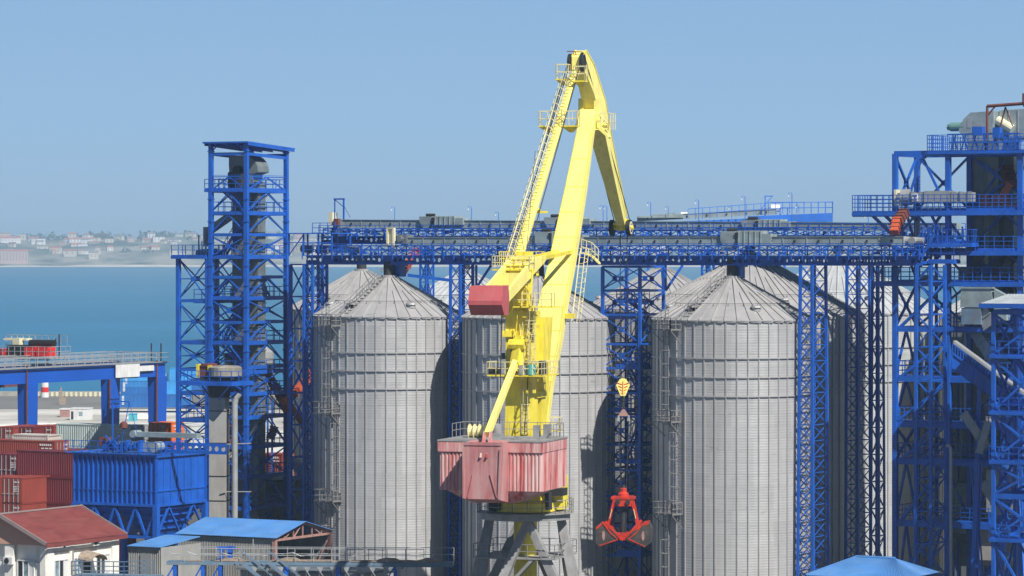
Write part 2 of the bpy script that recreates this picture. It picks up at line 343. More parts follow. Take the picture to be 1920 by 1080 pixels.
# ------------------------------------------------------------------ silos
def silo(px, d, R, label, he=27.3, slope=.576, nrib=46, nroof=40, ladder=True, wallm='silo', roofm='siloroof', rings=(9.2,7.4,), neck=1.6, stair=True, low=0, view=None):
    x = XY(px, d); face = atan2(-d, -x)        # angle towards the camera
    r = thing('grain_silo', label, 'silo', (x, d, 0), 0, 'corrugated steel grain silos')
    MB().lathe([(R,low),(R,he)], 144).build('wall', M[wallm], r, smooth=True)
    rb = MB()
    for i in range(nrib):
        a = 2*pi*(i+.5)/nrib; c, s_ = cos(a), sin(a); t = Vector((-s_, c, 0)); n = Vector((c, s_, 0))
        p = n*(R+.03)
        rb.bar(p+V(0,0,low), p+V(0,0,he-.15), .12, .12, side=t)
    rb.build('stiffeners', M['silorib'], r)
    for zb in (he-3.45, he-5.2, he-6.95):
        MB().lathe([(R+.05,zb-.05),(R+.15,zb-.05),(R+.15,zb+.05),(R+.05,zb+.05)], 96).build('wind_ring', M['silorib'], r)
    rt = .8; ht = (R-rt)*slope; rof = MB(); e = .18
    rof.lathe([(R+e,he-.04),(R+e,he+.05),(rt,he+ht),(rt,he+ht+.25),(0.01,he+ht+.3)], nroof*2)
    for i in range(nroof):
        a = 2*pi*i/nroof; c, s_ = cos(a), sin(a); t = Vector((-s_, c, 0))
        stop = R*.42 if i % 2 else rt+.1
        rof.bar((c*(R+e),s_*(R+e),he+.08), (c*stop,s_*stop,he+(R-stop)*slope+.1), .075, .13, side=t)
        for q in (-.5,.5):
            aa = a+q*pi/nroof*.5
        rof.bar((cos(a+pi/nroof)*(R+.1)-t.x*R*2.6/nroof, sin(a+pi/nroof)*(R+.1)-t.y*R*2.6/nroof, he-.1), (cos(a+pi/nroof)*(R+.1)+t.x*R*2.6/nroof, sin(a+pi/nroof)*(R+.1)+t.y*R*2.6/nroof, he-.1), .06, .12)
    ro = rof.build('roof', M[roofm], r)
    rr = R*.72; zr = he+(R-rr)*slope+.35; ring = MB(); k = 48
    for i in range(k):
        a, a2 = 2*pi*i/k, 2*pi*(i+1)/k; ring.tube((rr*cos(a),rr*sin(a),zr),(rr*cos(a2),rr*sin(a2),zr), .02, n=4)
        if i % 2: ring.bar((rr*cos(a),rr*sin(a),zr-.3),(rr*cos(a),rr*sin(a),zr), .04)
    ring.build('roof_rail', M['dark'], ro)
    for i in range(6):
        a = face+radians(-48+i*60)-radians(-22+0); a = face+radians(22 if i == 0 else -38 if i == 1 else 60*i+22); rv = R*.79; c = (rv*cos(a), rv*sin(a), he+(R-rv)*slope-.05)
        MB().lathe([(.42,0),(.42,.35),(.55,.35),(.5,.5),(.01,.6)], 14, c).build('roof_vent', M['silorib'], r)
    if neck:
        MB().lathe([(.55,he+ht+.2),(.5,he+ht+neck),(.35,he+ht+neck)], 16).build('filling_neck', M['dark'], r)
    if ladder:
        def at(az, rad, z, off=0):
            a = face-radians(az); t = Vector((-sin(a), cos(a), 0))     # az<0 = left as seen from the camera
            a = face+radians(-az)
            return Vector((rad*cos(a), rad*sin(a), z))
        # camera looks along +y: left in the picture = larger clockwise angle
        def pos(az, rad, z):
            a = face+radians(az); return Vector((rad*cos(a), rad*sin(a), z))
        for az, z0, z1 in ((-50, he-9.6, he+1.1), (-41.5, he-18.4, he-8.5), (-50, low+.2, he-17.2)):
            L = MB(); dv = 1.45/ R * 57.3 *.16
            for s_ in (-dv, dv): L.bar(pos(az+s_,R+.45,z0), pos(az+s_,R+.45,z1), .06)
            z = z0
            while z < z1: L.bar(pos(az-dv,R+.45,z), pos(az+dv,R+.45,z), .035); z += .32
            z = z0+.6; hs = []
            while z < z1:
                pts = [pos(az+sin(t)*dv*1.55, R+.45+.38*(1-cos(t))+0, z) for t in [i*pi/4*1.0-pi for i in range(9)]]
                pts = [pos(az-dv*1.5*cos(t), R+.45+.75*sin(t), z) for t in [i*pi/6 for i in range(7)]]
                for p, q in zip(pts, pts[1:]): L.bar(p, q, .05)
                z += 1.25
            for t in (pi/6, pi/2, 5*pi/6): L.bar(pos(az-dv*1.5*cos(t),R+.45+.75*sin(t),z0+.6), pos(az-dv*1.5*cos(t),R+.45+.75*sin(t),z1), .04)
            z = z0
            while z < z1: L.bar(pos(az,R,z), pos(az,R+.45,z), .05); z += 3
            L.build('ladder', M['ladder'], r)
        for az0, zp in ((-47, he-.9), (-47, he-9.4), (-46, he-17.9)):
            aw = 8.5; P = MB(); r0, r1 = R+.12, R+1.65
            A, B_, C, D = pos(az0-aw,r0,zp), pos(az0+aw,r0,zp), pos(az0+aw,r1,zp), pos(az0-aw,r1,zp)
            P.ext([A,B_,C,D], (0,0,.14)); P.build('platform', M['ladder'], r)
            Q = MB().rail([D,C], 1.15, .8, .035).rail([A,D], 1.15, .8, .035).rail([B_,C], 1.15, .8, .035)
            Q.bar(D, pos(az0-aw,r0,zp-1.3), .07); Q.bar(C, pos(az0+aw,r0,zp-1.3), .07); Q.build('platform_railing', M['ladder'], r)
        if stair:
            S = MB(); n = 13; az = -36
            def cone(az, rad, up):
                a = face+radians(az); return Vector((rad*cos(a), rad*sin(a), he+(R-rad)*slope+up))
            for i in range(n):
                rad = R-.3-(R-1.4)*i/(n-1); da = min(14, 40/ max(rad,1)*.7*1.0)
                S.ext([cone(az-da*.5,rad,.16),cone(az+da*.5,rad,.16),cone(az+da*.5,rad-.35,.02),cone(az-da*.5,rad-.35,.02)], (0,0,.05))
                if i % 2 == 0:
                    S.bar(cone(az-da*.5,rad,.1),cone(az-da*.5,rad,1.15),.05); S.bar(cone(az+da*.5,rad,.1),cone(az+da*.5,rad,1.15),.05)
            for sg in (-1,1):
                pr = None
                for i in range(n):
                    rad = R-.3-(R-1.4)*i/(n-1); da = min(14, 28/max(rad,1)); p = cone(az+sg*da*.5,rad,1.15)
                    if pr: S.bar(pr,p,.05); S.bar(pr-V(0,0,1.05),p-V(0,0,1.05),.06)
                    pr = p
            S.build('roof_stair', M['ladder'], r)
    return r
silo(729, 363, 7.33, 'left front grain silo in full sun, between the tall blue tower and the lattice mast')
silo(1010, 355.2, 7.3, 'front grain silo half hidden behind the yellow crane', ladder=False)
silo(1373, 345, 7.45, 'right front grain silo with a caged ladder, nearest and widest of the front three', neck=1.9)
silo(678, 403, 8, 'grain silo behind the left front silo, only its shaded roof showing beside the blue legs', ladder=False)
silo(872, 398, 8, 'grain silo whose pale roof shows between the left front silo and the red counterweight', ladder=False, roofm='silorough')
silo(1240, 396, 8.5, 'far grain silo whose roof tip shows behind the wide blue stair tower', ladder=False, stair=False)
silo(1406, 364.2, 11.3, 'very wide grain silo behind the right front one, its roof rising past the gallery', ladder=False, nrib=70, nroof=62, neck=1)
silo(1572, 386, 10.9, 'wide pale silo right of centre, its wall in sun behind two lattice masts', ladder=False, nrib=24, nroof=60, wallm='silorough', roofm='silorough')
silo(1964, 374.5, 10.9, 'rightmost grain silo, mostly hidden behind the big blue frame', ladder=False, nrib=24, nroof=60, wallm='silorough', roofm='silorough')
# ------------------------------------------------------------------ lattice work
def lattice(name, label, cat, px, d, wa, wb, z0, z1, ph, post=.2, brace=.075, m='blue', style='Z', group=None, taper=0, extra=None, horiz=True, rz=RZ):
    """four-legged mast turned with the plant; px,d = its left corner"""
    r = thing(name, label, cat, (XY(px,d), d, 0), rz, group)
    def cn(a, b, z):
        k = (z1-z)/(z1-z0)*taper
        return Vector((a*wa+(a-.5)*2*k, b*wb+(b-.5)*2*k, z))
    for a in (0,1):
        for b_ in (0,1): MB().bar(cn(a,b_,z0), cn(a,b_,z1), post, side=(1,0,0)).build('leg', M[m], r)
    faces = [((0,0),(1,0)),((1,0),(1,1)),((1,1),(0,1)),((0,1),(0,0))]
    for fi, (p, q) in enumerate(faces):
        B = MB(); n = max(1, round((z1-z0)/ph))
        for i in range(n):
            za, zb = z0+(z1-z0)*i/n, z0+(z1-z0)*(i+1)/n
            if horiz and (style != 'Z' or i % 2 == 0): B.bar(cn(*p,zb), cn(*q,zb), brace*1.1)
            if style == 'X': B.bar(cn(*p,za), cn(*q,zb), brace); B.bar(cn(*q,za), cn(*p,zb), brace)
            elif style == 'Z':
                if (i+fi) % 2: B.bar(cn(*p,za), cn(*q,zb), brace)
                else: B.bar(cn(*q,za), cn(*p,zb), brace)
            elif style == 'K':
                mid = (cn(*p,zb)+cn(*q,zb))/2; B.bar(cn(*p,za), mid, brace); B.bar(cn(*q,za), mid, brace)
        B.build('bracing', M[m], r)
    return r
def platform(r, z, a0, a1, b0, b1, m='blue', rail=1.1, step=1.3, th=.12, beam=.3, mid=1, open_=(), rm=None, name='platform'):
    P = MB().box(a0,a1,b0,b1,z-th,z)
    for (p, q) in (((a0,b0),(a1,b0)),((a1,b0),(a1,b1)),((a1,b1),(a0,b1)),((a0,b1),(a0,b0))):
        P.bar((*p,z-th-beam/2+.02),(*q,z-th-beam/2+.02),.14,beam)
    o = P.build(name, M[m], r)
    if rail:
        sides = {'f':((a0,b0),(a1,b0)),'r':((a1,b0),(a1,b1)),'b':((a1,b1),(a0,b1)),'l':((a0,b1),(a0,b0))}
        Q = MB()
        for k, (p, q) in sides.items():
            if k not in open_: Q.rail([(*p,z),(*q,z)], rail, step, .03, mid)
        if Q.v: Q.build('railing', M[rm or m], o)
    return o
def stair(r, p, q, wd=.8, m='blue', n=None, rail=True, bdir=(0,1,0)):
    p = Vector(p); q = Vector(q); w_ = Vector(bdir)*wd; S = MB()
    S.bar(p,q,.06,.22); S.bar(p+w_,q+w_,.06,.22); n = n or max(3, int(abs(q.z-p.z)/.28))
    for i in range(n+1):
        c = p.lerp(q, i/n); S.bar(c, c+w_, .24, .04)
    if rail:
        for o in (V(0,0,0), w_):
            S.bar(p+o+V(0,0,1), q+o+V(0,0,1), .06)
            for i in range(6): c = p.lerp(q, i/5)+o; S.bar(c, c+V(0,0,1), .05)
    return S.build('stair', M[m], r)
def frame(r, As, Bs, levels, m='blue', post=.32, beam=.3, bw=.16, cols=None, brace=.105, pattern='V', face='flrb', skip=(), inner=False):
    """posts on a grid of As x Bs, ring beams at every level, bracing per face"""
    z0, z1 = levels[0], levels[-1]
    for i, a in enumerate(As):
        for j, b_ in enumerate(Bs):
            if not inner and 0 < j < len(Bs)-1 and 0 < i < len(As)-1: continue
            if (i,j) in skip: continue
            top = cols.get((i,j), z1) if cols else z1
            MB().bar((a,b_,z0),(a,b_,top), post, side=(1,0,0)).build('post', M[m], r)
    for lv in levels[1:]:
        B = MB()
        for b_ in (Bs[0],Bs[-1]): B.bar((As[0],b_,lv),(As[-1],b_,lv), bw, beam)
        for a in (As[0],As[-1]): B.bar((a,Bs[0],lv),(a,Bs[-1],lv), bw, beam)
        B.build('beam_ring', M[m], r)
    def panel(B, P, Q, za, zb, k):
        f = lambda u, z: Vector((P[0]+(Q[0]-P[0])*u, P[1]+(Q[1]-P[1])*u, z))
        za += .15; zb -= .15
        if pattern == 'X' or (pattern == 'V' and k % 3 == 2):
            B.bar(f(0,za),f(1,zb),brace); B.bar(f(1,za),f(0,zb),brace); c = f(.5,(za+zb)/2); B.box(c.x-.22,c.x+.22,c.y-.07,c.y+.07,c.z-.25,c.z+.25)
        elif pattern == 'XH':
            B.bar(f(0,za),f(1,zb),brace); B.bar(f(1,za),f(0,zb),brace); c = f(.5,(za+zb)/2); B.box(c.x-.22,c.x+.22,c.y-.07,c.y+.07,c.z-.25,c.z+.25)
            B.bar(f(0,(za+zb)/2),f(1,(za+zb)/2),brace*.9)
        else:
            B.bar(f(0,za),f(.5,zb),brace); B.bar(f(1,za),f(.5,zb),brace)
    sets = []
    if 'f' in face: sets += [((As[i],Bs[0]),(As[i+1],Bs[0])) for i in range(len(As)-1)]
    if 'b' in face: sets += [((As[i],Bs[-1]),(As[i+1],Bs[-1])) for i in range(len(As)-1)]
    if 'l' in face: sets += [((As[0],Bs[j]),(As[0],Bs[j+1])) for j in range(len(Bs)-1)]
    if 'r' in face: sets += [((As[-1],Bs[j]),(As[-1],Bs[j+1])) for j in range(len(Bs)-1)]
    for P, Q in sets:
        B = MB()
        for k in range(len(levels)-1): panel(B, P, Q, levels[k], levels[k+1], k)
        B.build('bracing', M[m], r)

# ---------------- left elevator tower
D1 = 369; s1 = F/D1
def zl(py, d=D1): return ZZ(py, d)
T1 = thing('elevator_tower', 'tall open blue steel tower with a flat roof, left of the silos', 'tower', (XY(462,D1), D1, 0), RZ)
LV = [0]+[zl(p) for p in (955,896,840,783,740,690,644,605,560,520,483,440,400,358,268)]
a0, b1 = -4.25, 7.4
frame(T1, [a0,0], [0,b1], LV[:-1], post=.42, pattern='V')
for a, b_ in ((a0,0),(0,0),(0,b1),(a0,b1)):
    MB().bar((a,b_,LV[-2]),(a,b_,LV[-1]-(.45 if b_ else 0)), .4, side=(1,0,0)).build('post', M['blue'], T1)
    fl = MB()
    for z in LV[1:]: fl.box(a-.27,a+.27,b_-.27,b_+.27,z-.85,z-.75)
    fl.build('splice_plates', M['blue'], T1)
RF = MB().ext([(a0-.7,-.5,LV[-1]),(.5,-.5,LV[-1]),(.5,b1+.9,LV[-1]-.5),(a0-.7,b1+.9,LV[-1]-.5)], (0,0,.16))
for i in range(5):
    a = a0-.5+i*1.3; RF.bar((a,-.4,LV[-1]-.12),(a,b1+.8,LV[-1]-.62),.1,.22)
RF.build('roof', M['blue'], T1)
B = MB()
for b_ in (0,b1): B.bar((a0,b_,zl(288)),(0,b_,zl(288)),.2,.3)
for a in (a0,0): B.bar((a,0,zl(288)),(a,b1,zl(288)-.3),.2,.3)
for (p,q,u,v_) in ((a0,0,a0+.9,0),(0,0,-.9,0)): B.bar((p,0,zl(285)),(u,0,LV[-1]-.1),.1)
for z in (zl(328),): B.bar((a0,0,z),(0,0,z),.05); B.bar((0,0,z),(0,b1,z),.05)
# V braces under the top storey rail
B.bar((a0,0,zl(357)),(a0/2,0,zl(331)),.12); B.bar((0,0,zl(357)),(a0/2,0,zl(331)),.12); B.bar((0,0,zl(357)),(0,b1/2,zl(331)),.12); B.bar((0,b1,zl(357)),(0,b1/2,zl(331)),.12)
B.bar((a0,0,zl(331)),(0,0,zl(331)),.1); B.bar((0,0,zl(331)),(0,b1,zl(331)),.1)
B.build('top_beams', M['blue'], T1)
platform(T1, zl(352), a0-.7, 0, -.1, b1, rail=.9)
for py, ext in ((396,0),(478,0),(556,0),(640,0),(695,0),(736,0),(780,0),(836,0),(892,0),(950,0)):
    platform(T1, zl(py), a0, 0, .1, b1, rail=.95)
prev = None
for k, (pa, pb) in enumerate(((950,892),(892,836),(836,780),(780,736),(695,640),(640,556),(556,478),(478,396),(396,352))):
    y = 5.6 if k % 2 else 5.0
    x0, x1 = (-3.9,-.9) if k % 2 else (-.9,-3.9)
    stair(T1, (x0,y-4 if k%3 else y,zl(pa)), (x1,y-4 if k%3 else y,zl(pb)), .7)
# left annex bay of the tower
AN = thing('tower_annex', 'lower blue braced bay with a railed top, joined to the left of the tall tower', 'steel frame', (XY(396,D1+2.1), D1+2.1, 0), RZ)
al = -(396-331)/s1/CA
LA = [0]+[zl(p) for p in (955,900,850,790,740,695,644,565,482)]
frame(AN, [al,-.45], [0,7], LA, post=.4, pattern='XH')
platform(AN, zl(478), al-.6, -.45, -.4, 7.2, rail=1.0)
for py in (562,640,736,787): platform(AN, zl(py), al if py != 562 else al+1.9, -.45, 0, 7, rail=1.0 if py in (562,787) else 0)
X = MB().tube((al+1,2,zl(476)),(al+3.3,2,zl(474)),.45).box(al+1.5,al+2.6,3,4.4,zl(478),zl(470)); X.build('dust_fan', M['conv'], AN)
MB().bar((al+1.8,1,zl(478)),(al+1.8,1,zl(440)),.1).bar((al+2.2,1,zl(478)),(al+2.2,1,zl(452)),.08).build('vent_pipe', M['blue'], AN)
# bucket elevator inside the tower
BE = thing('bucket_elevator', 'dark grey twin-leg bucket elevator with a rounded head rising inside the tall blue tower', 'elevator', (XY(458,D1+3), D1+3, 0), RZ)
for a, wd in ((-1.45,1.5),(.65,1.0)):
    e = MB().box(a,a+wd,0,1.4,0,zl(340))
    for k in range(16): z = 2+k*2.4; e.box(a-.07,a+wd+.07,-.07,1.47,z,z+.1)
    e.build('leg_casing', M['casing'], BE)
h = MB().box(-1.7,1.1,-.2,1.7,zl(345),zl(312)); h.build('head_base', M['casing'], BE)
pts = [(-1.7,-.25,zl(312))]+[(-1.7,-.25,zl(290)), (.2,-.25,zl(290))]+[(.2+1.6*sin(t),-.25,zl(290)-1.6+1.6*cos(t)) for t in [i*pi/10 for i in range(1,6)]]+[(1.8,-.25,zl(322)),(1.1,-.25,zl(326))]
MB().ext(pts, (0,2.1,0)).build('head', M['casing'], BE)
MB().tube((-.4,-.9,zl(318)),(-.4,2.4,zl(318)),.45).box(-1.2,.4,-1.2,-.3,zl(352),zl(322)).build('drive_motor', M['dark'], BE)
CH = MB().bar((-1.2,.6,zl(395)),(-4.6,.6,zl(432)),.7,.7).tube((-4.9,.6,zl(425)),(-4.9,.6,zl(462)),.42); CH.build('spout', M['casing'], BE)
# square duct with a filter drum
DU = thing('duct_column', 'tall pale square duct standing in front of the blue tower', 'duct', (XY(411,355), 355, 0), radians(-12))
e = MB().box(-.8,.8,-.7,.7,0,ZZ(745,355)); e.build('duct_wall', M['ductm'], DU)
for py in (770,830,892,938,975): MB().box(-.84,.84,-.74,.74,ZZ(py,355)-.04,ZZ(py,355)+.04).build('joint_band', M['dark'], DU)
MB().lathe([(.97,ZZ(745,355)),(1.15,ZZ(735,355)),(1.15,ZZ(715,355))],16).build('collar', M['dark'], DU)
f = thing('filter_fan', 'beige drum with a yellow end on a blue platform above the square duct', 'fan', (XY(408,355), 355, ZZ(712,355)), radians(-29))
MB().lathe([(1.1,.25),(1.6,.4),(1.6,1.2),(1.3,1.35),(.01,1.45)], 22, (.9,0,0)).build('drum', paint('tan_drum',(.30,.28,.23),.6,0,.3,1.2,(.1,.08,.06),.6), f)
MB().box(-1.7,.1,-.7,.7,.35,1.4).box(-1.4,-.6,-.8,.8,1.3,1.55).build('housing', M['rust'], f)
MB().box(-1.95,-1.65,-.8,.3,.2,1.5).box(-.6,-.15,-.85,-.6,.8,1.4).build('guard', M['yellow'], f)
MB().box(-1.6,2.2,-.7,.7,.0,.3).build('skid', M['dark'], f)
FP = thing('fan_platform', 'blue railed platform bracketed round the top of the square duct', 'platform', (XY(402,355), 355, 0), RZ)
platform(FP, ZZ(714,355), -3.1, 3.2, -1.9, 2.0, rail=1.0)
B = MB()
for a in (-3,3.1): B.bar((a,-1.8,ZZ(718,355)),(a*.35,-.9,ZZ(748,355)),.12); B.bar((a,1.9,ZZ(718,355)),(a*.35,.9,ZZ(748,355)),.12)
B.build('bracket', M['blue'], FP)
PI_ = thing('vent_stack', 'slim pale vertical pipe with a bent top between the square duct and the tower post', 'pipe', (XY(440,354), 354, 0))
MB().path([(0,0,0),(0,0,ZZ(755,357)),(.1,0,ZZ(745,357)),(.45,0,ZZ(736,357))], .3, 12).build('pipe', M['galv'], PI_, smooth=False)
MB().bar((-1.3,0,ZZ(830,357)),(1.6,0,ZZ(828,357)),.08).bar((-1.3,0,ZZ(918,357)),(1.6,0,ZZ(918,357)),.08).build('bracket', M['galv'], PI_)

# ---------------- things standing behind and in the left tower
def tank(px, d, R, z0, z1, label, m='conv', legs=True):
    t = thing('hopper_tank', label, 'tank', (XY(px,d), d, 0))
    MB().lathe([(.3,z0-2.2),(R,z0),(R,z1),(R*.3,z1+R*.5),(.01,z1+R*.5)], 28).build('shell', M[m], t, smooth=False)
    for a in range(4):
        c, s_ = cos(a*pi/2+.6)*R, sin(a*pi/2+.6)*R; MB().bar((c,s_,0),(c,s_,z0+1),.2).build('leg', M['blue'], t)
    return t
tank(455, 381, 1.9, ZZ(725,381), ZZ(672,381), 'grey-green conical tank on legs inside the lower part of the tall blue tower', 'casing')
tank(490, 383, 1.3, ZZ(742,383), ZZ(660,383), 'slim pale cyclone behind the tower, just right of the grey-green tank', 'galv')
mh = thing('machine_hall', 'corrugated hall darkened to imitate shade behind the foot of the tall blue tower', 'hall', (XY(398,382), 382, 0), RZ)
MB().corr((0,0,0),(9.6,0,0),(0,0,10),(0,-.07,0),34).corr((9.6,0,0),(0,6,0),(0,0,10),(.07,0,0),20).box(.02,9.58,.02,6,0,9.98).build('wall', M['casing'], mh)  # dark cladding puts the shade behind the tower foot into the colour
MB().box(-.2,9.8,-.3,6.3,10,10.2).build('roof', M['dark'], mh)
def chute(px0, py0, px1, py1, d0, d1, label, wd=.75, m='orange', name='grain_chute'):
    p = V(XY(px0,d0), d0, ZZ(py0,d0)); q = V(XY(px1,d1), d1, ZZ(py1,d1)); mid = (p+q)/2
    t = thing(name, label, 'chute', tuple(mid))
    MB().bar(p-mid, q-mid, wd, wd*.8).build('pipe', M[m], t)
    F_ = MB(); d = (q-p).normalized()
    for k in (.02,.35,.65,.98): c = p.lerp(q,k)-mid; F_.bar(c-d*.06, c+d*.06, wd+.14, wd*.8+.14)
    F_.build('flange', M[m], t)
    return t
chute(502,702,540,768, 379,374, 'steep orange-red chute in the open tower, upper left of the crossing pair')
chute(588,698,538,752, 380,377, 'orange-red chute slanting down to the left, meeting the steep ones behind the tower')
chute(534,745,566,792, 372,372, 'orange-red chute continuing down to the right beside the lattice legs')
chute(566,790,572,806, 372,372, 'short orange-red spout at the foot of the crossing chutes', .7)
chute(514,800,508,822, 379,379, 'stubby orange-red spout low inside the tower', .9)
chute(545,862,590,905, 374,370, 'grey chute slanting to the right at the foot of the lattice legs', .9, 'galv')
chute(782,470,753,513, 372,364, 'short orange-red chute from the gallery to the top of the left front silo', .65)

# gallery towers
lattice('lattice_mast', 'widest blue lattice mast, between the tall open tower and the left front silo', 'mast', 545, 371, 1.9, 3.0, 0, ZZ(496,371), 3.1, .3, .12, 'blue', 'X', 'lattice masts under the gallery')
lattice('lattice_mast', 'slim blue lattice mast just left of the left front silo, closest to its wall', 'mast', 570, 367, 1.0, 2.7, 0, ZZ(496,367), 1.7, .24, .07, 'blue', 'X', 'lattice masts under the gallery')
lattice('lattice_mast', 'slim blue lattice mast between the left front silo and the one behind the crane', 'mast', 845, 358, 1.05, 2.5, 0, ZZ(496,358), 1.5, .24, .06, 'blue', 'X', 'lattice masts under the gallery', taper=.15)
lattice('lattice_mast', 'sunlit blue lattice mast spreading towards its foot, at the right edge of the nearest silo', 'mast', 1501, 339.5, 1.15, 3.1, 0, ZZ(497,339.5), 1.45, .25, .06, 'blue', 'X', 'lattice masts under the gallery', taper=.22)
lattice('lattice_mast', 'blue lattice mast in front of the wide pale silo, its lower part in shade', 'mast', 1588, 354, 1.1, 2.9, 0, ZZ(497,354), 1.4, .25, .065, 'blue', 'X', 'lattice masts under the gallery', taper=.1)
lattice('lattice_mast', 'shaded dark blue lattice mast standing against the sunlit strip of the pale silo', 'mast', 1636, 352, .6, 1.1, 0, ZZ(497,352), 1.3, .2, .08, 'blue', 'Z', 'lattice masts under the gallery', taper=.15)
lattice('lattice_mast', 'tall zigzag-braced lattice mast in front of the big blue frame', 'mast', 1719, 331, 1.3, 3.4, 0, ZZ(497,331), 1.45, .26, .085, 'blue', 'Z', 'lattice masts under the gallery', taper=.12)
# far pair of legs seen over the left front silo
lattice('lattice_mast', 'thin far blue lattice legs seen above the right shoulder of the left front silo', 'mast', 788, 392, .7, 1.6, 20, ZZ(456,392), 2.2, .17, .08, 'blue', 'X', 'lattice masts under the gallery')
lattice('lattice_mast', 'thin far blue lattice legs seen over the left slope of the very wide silo', 'mast', 1316, 402, .9, 1.2, 10, ZZ(470,402), 2.2, .17, .08, 'blue', 'X', 'lattice masts under the gallery')
# stair tower between silo 2 and 3
ds = 352; ST = thing('stair_tower', 'square blue stair tower between the silo behind the crane and the nearest silo', 'tower', (XY(1130,ds), ds, 0), RZ)
frame(ST, [0,4.0], [0,5.0], [0]+[ZZ(p,ds) for p in (1040,985,930,880,833,780,736,690,645,590,545,500)], post=.28, beam=.22, pattern='X', brace=.1)
for k, py in enumerate((1030,945,860,765,680,590,560)):
    platform(ST, ZZ(py,ds), .2 if k % 2 else 1.4, 2.6 if k % 2 else 3.8, .2, 1.6 if k % 2 else 2.4, rail=.9, step=.9)
    if k: stair(ST, (.9 if k % 2 else 3.2, 2.7, ZZ(prevp,ds)), (3.2 if k % 2 else .9, 2.7, ZZ(py,ds)), .8)
    prevp = py
# bracket arms under the gallery
def arm(px0, py0, px1, py1, d, label):
    p = V(XY(px0,d), d, ZZ(py0,d)); q = V(XY(px1,d), d, ZZ(py1,d)); t = (p+q)/2
    o = MB().bar(p-t, q-t, .3, .25).bar(p-t+V(0,0,.02), V(p.x-t.x,0,q.z-t.z), .24).build('raking_strut', M['blue'], loc=tuple(t)); tag(o, label, 'strut'); return o
arm(893,540,921,497,359, 'dark raking strut under the gallery, left of the yellow crane')
arm(1248,545,1280,497,352, 'dark raking strut under the gallery, left of the nearest silo roof')
b = MB().bar((0,0,0),(XY(850,368)-XY(765,368),-1,ZZ(523,368)-ZZ(513,368)),.35,.3); o = b.build('walkway_beam', M['blue'], loc=(XY(765,370),370,ZZ(516,370))); tag(o, 'short dark blue walkway beam running right from the top of the left front silo', 'beam')

# ---------------- galleries
def web(mb, x0, x1, y, z0, z1, pitch=.62, rad=.2, th=.05, n=10, skipf=None):
    """plate with a row of round holes"""
    k = int((x1-x0)/pitch); pitch = (x1-x0)/k; zc = (z0+z1)/2
    for i in range(k):
        c = x0+(i+.5)*pitch; l, r_ = c-pitch/2, c+pitch/2
        if skipf and skipf(i): mb.box(l, r_, y, y+th, z0, z1); continue
        for sg in (1,-1):
            ze = z1 if sg > 0 else z0
            arc = [(c-rad*cos(pi*j/n), zc+sg*rad*sin(pi*j/n)) for j in range(n+1)]
            poly = [(l,zc)]+arc+[(r_,zc),(r_,ze),(l,ze)]
            for j in range(n):
                (xa,za),(xb,zb) = arc[j],arc[j+1]
                xa2 = l+(r_-l)*j/n; xb2 = l+(r_-l)*(j+1)/n
                vs = [(xa,y,za),(xb,y,zb),(xb2,y,ze),(xa2,y,ze)]
                if j == 0: vs = [(l,y,zc),(xa,y,za),(xb,y,zb),(xb2,y,ze),(l,y,ze)]
                if j == n-1: vs = [(xa,y,za),(xb,y,zb),(r_,y,zc),(r_,y,ze),(xa2,y,ze)]
                mb.ext(vs, (0,th,0))
def conveyor_box(r, x0, x1, y0, y1, z0, z1, seg=2.4, m='conv', name='conveyor_casing', slope=0):
    def zf(x): return slope*(x-x0)
    C = MB()
    n = max(1, round((x1-x0)/seg))
    C.ext([(x0,y0,z0),(x1,y0,z0+zf(x1)),(x1,y0,z1+zf(x1)),(x0,y0,z1)], (0,y1-y0,0))
    for i in range(n+1):
        x = x0+(x1-x0)*i/n; C.box(x-.05,x+.05,y0-.05,y1+.05,z0-.04+zf(x),z1+.05+zf(x))
    C.ext([(x0,y0-.08,z1),(x1,y0-.08,z1+zf(x1)),(x1,y0-.08,z1+.05+zf(x1)),(x0,y0-.08,z1+.05)], (0,y1-y0+.16,0))
    C.ext([(x0,y0-.06,z0-.03),(x1,y0-.06,z0-.03+zf(x1)),(x1,y0-.06,z0+.03+zf(x1)),(x0,y0-.06,z0+.03)], (0,y1-y0+.12,0))
    o = C.build(name, M[m], r)
    H = MB()
    for i in range(n):
        x = x0+(x1-x0)*(i+.5)/n; zc = (z0+z1)/2+zf(x); H.box(x-.08,x+.08,y0-.09,y0,zc-.11,zc+.11)
    H.build('inspection_hatches', M['dark'], o)
    return o
def drive_head(r, x, y0, y1, z0, z1, m='conv', flip=1):
    """boxy transfer housing with a funnel belly, ribs and a motor on top"""
    H = MB().ext([(x,y0,z1),(x+1.5*flip,y0,z1),(x+1.5*flip,y0,z0+.5),(x+1.0*flip,y0,z0-.3),(x+.5*flip,y0,z0-.3),(x,y0,z0+.5)], (0,y1-y0,0))
    H.box(*sorted((x+1.9*flip,x+4.2*flip)),y0,y1,z0+.1,z1)
    for k in range(5): c = x+(1.9+.57*k)*flip; H.box(c-.04,c+.04,y0-.07,y1+.07,z0+.05,z1+.05)
    H.box(*sorted((x+4.2*flip,x+5.2*flip)),y0,y1,z0+.1,z0+(z1-z0)*.82)
    H.build('transfer_housing', M[m], r)
    MB().tube((x+.4*flip,(y0+y1)/2,z1+.15),(x+1.4*flip,(y0+y1)/2,z1+.15),.16).tube((x+1.7*flip,y0-.1,z1-.3),(x+1.7*flip,y1+.1,z1-.3),.22).build('drive_motor', M['dark'], r)
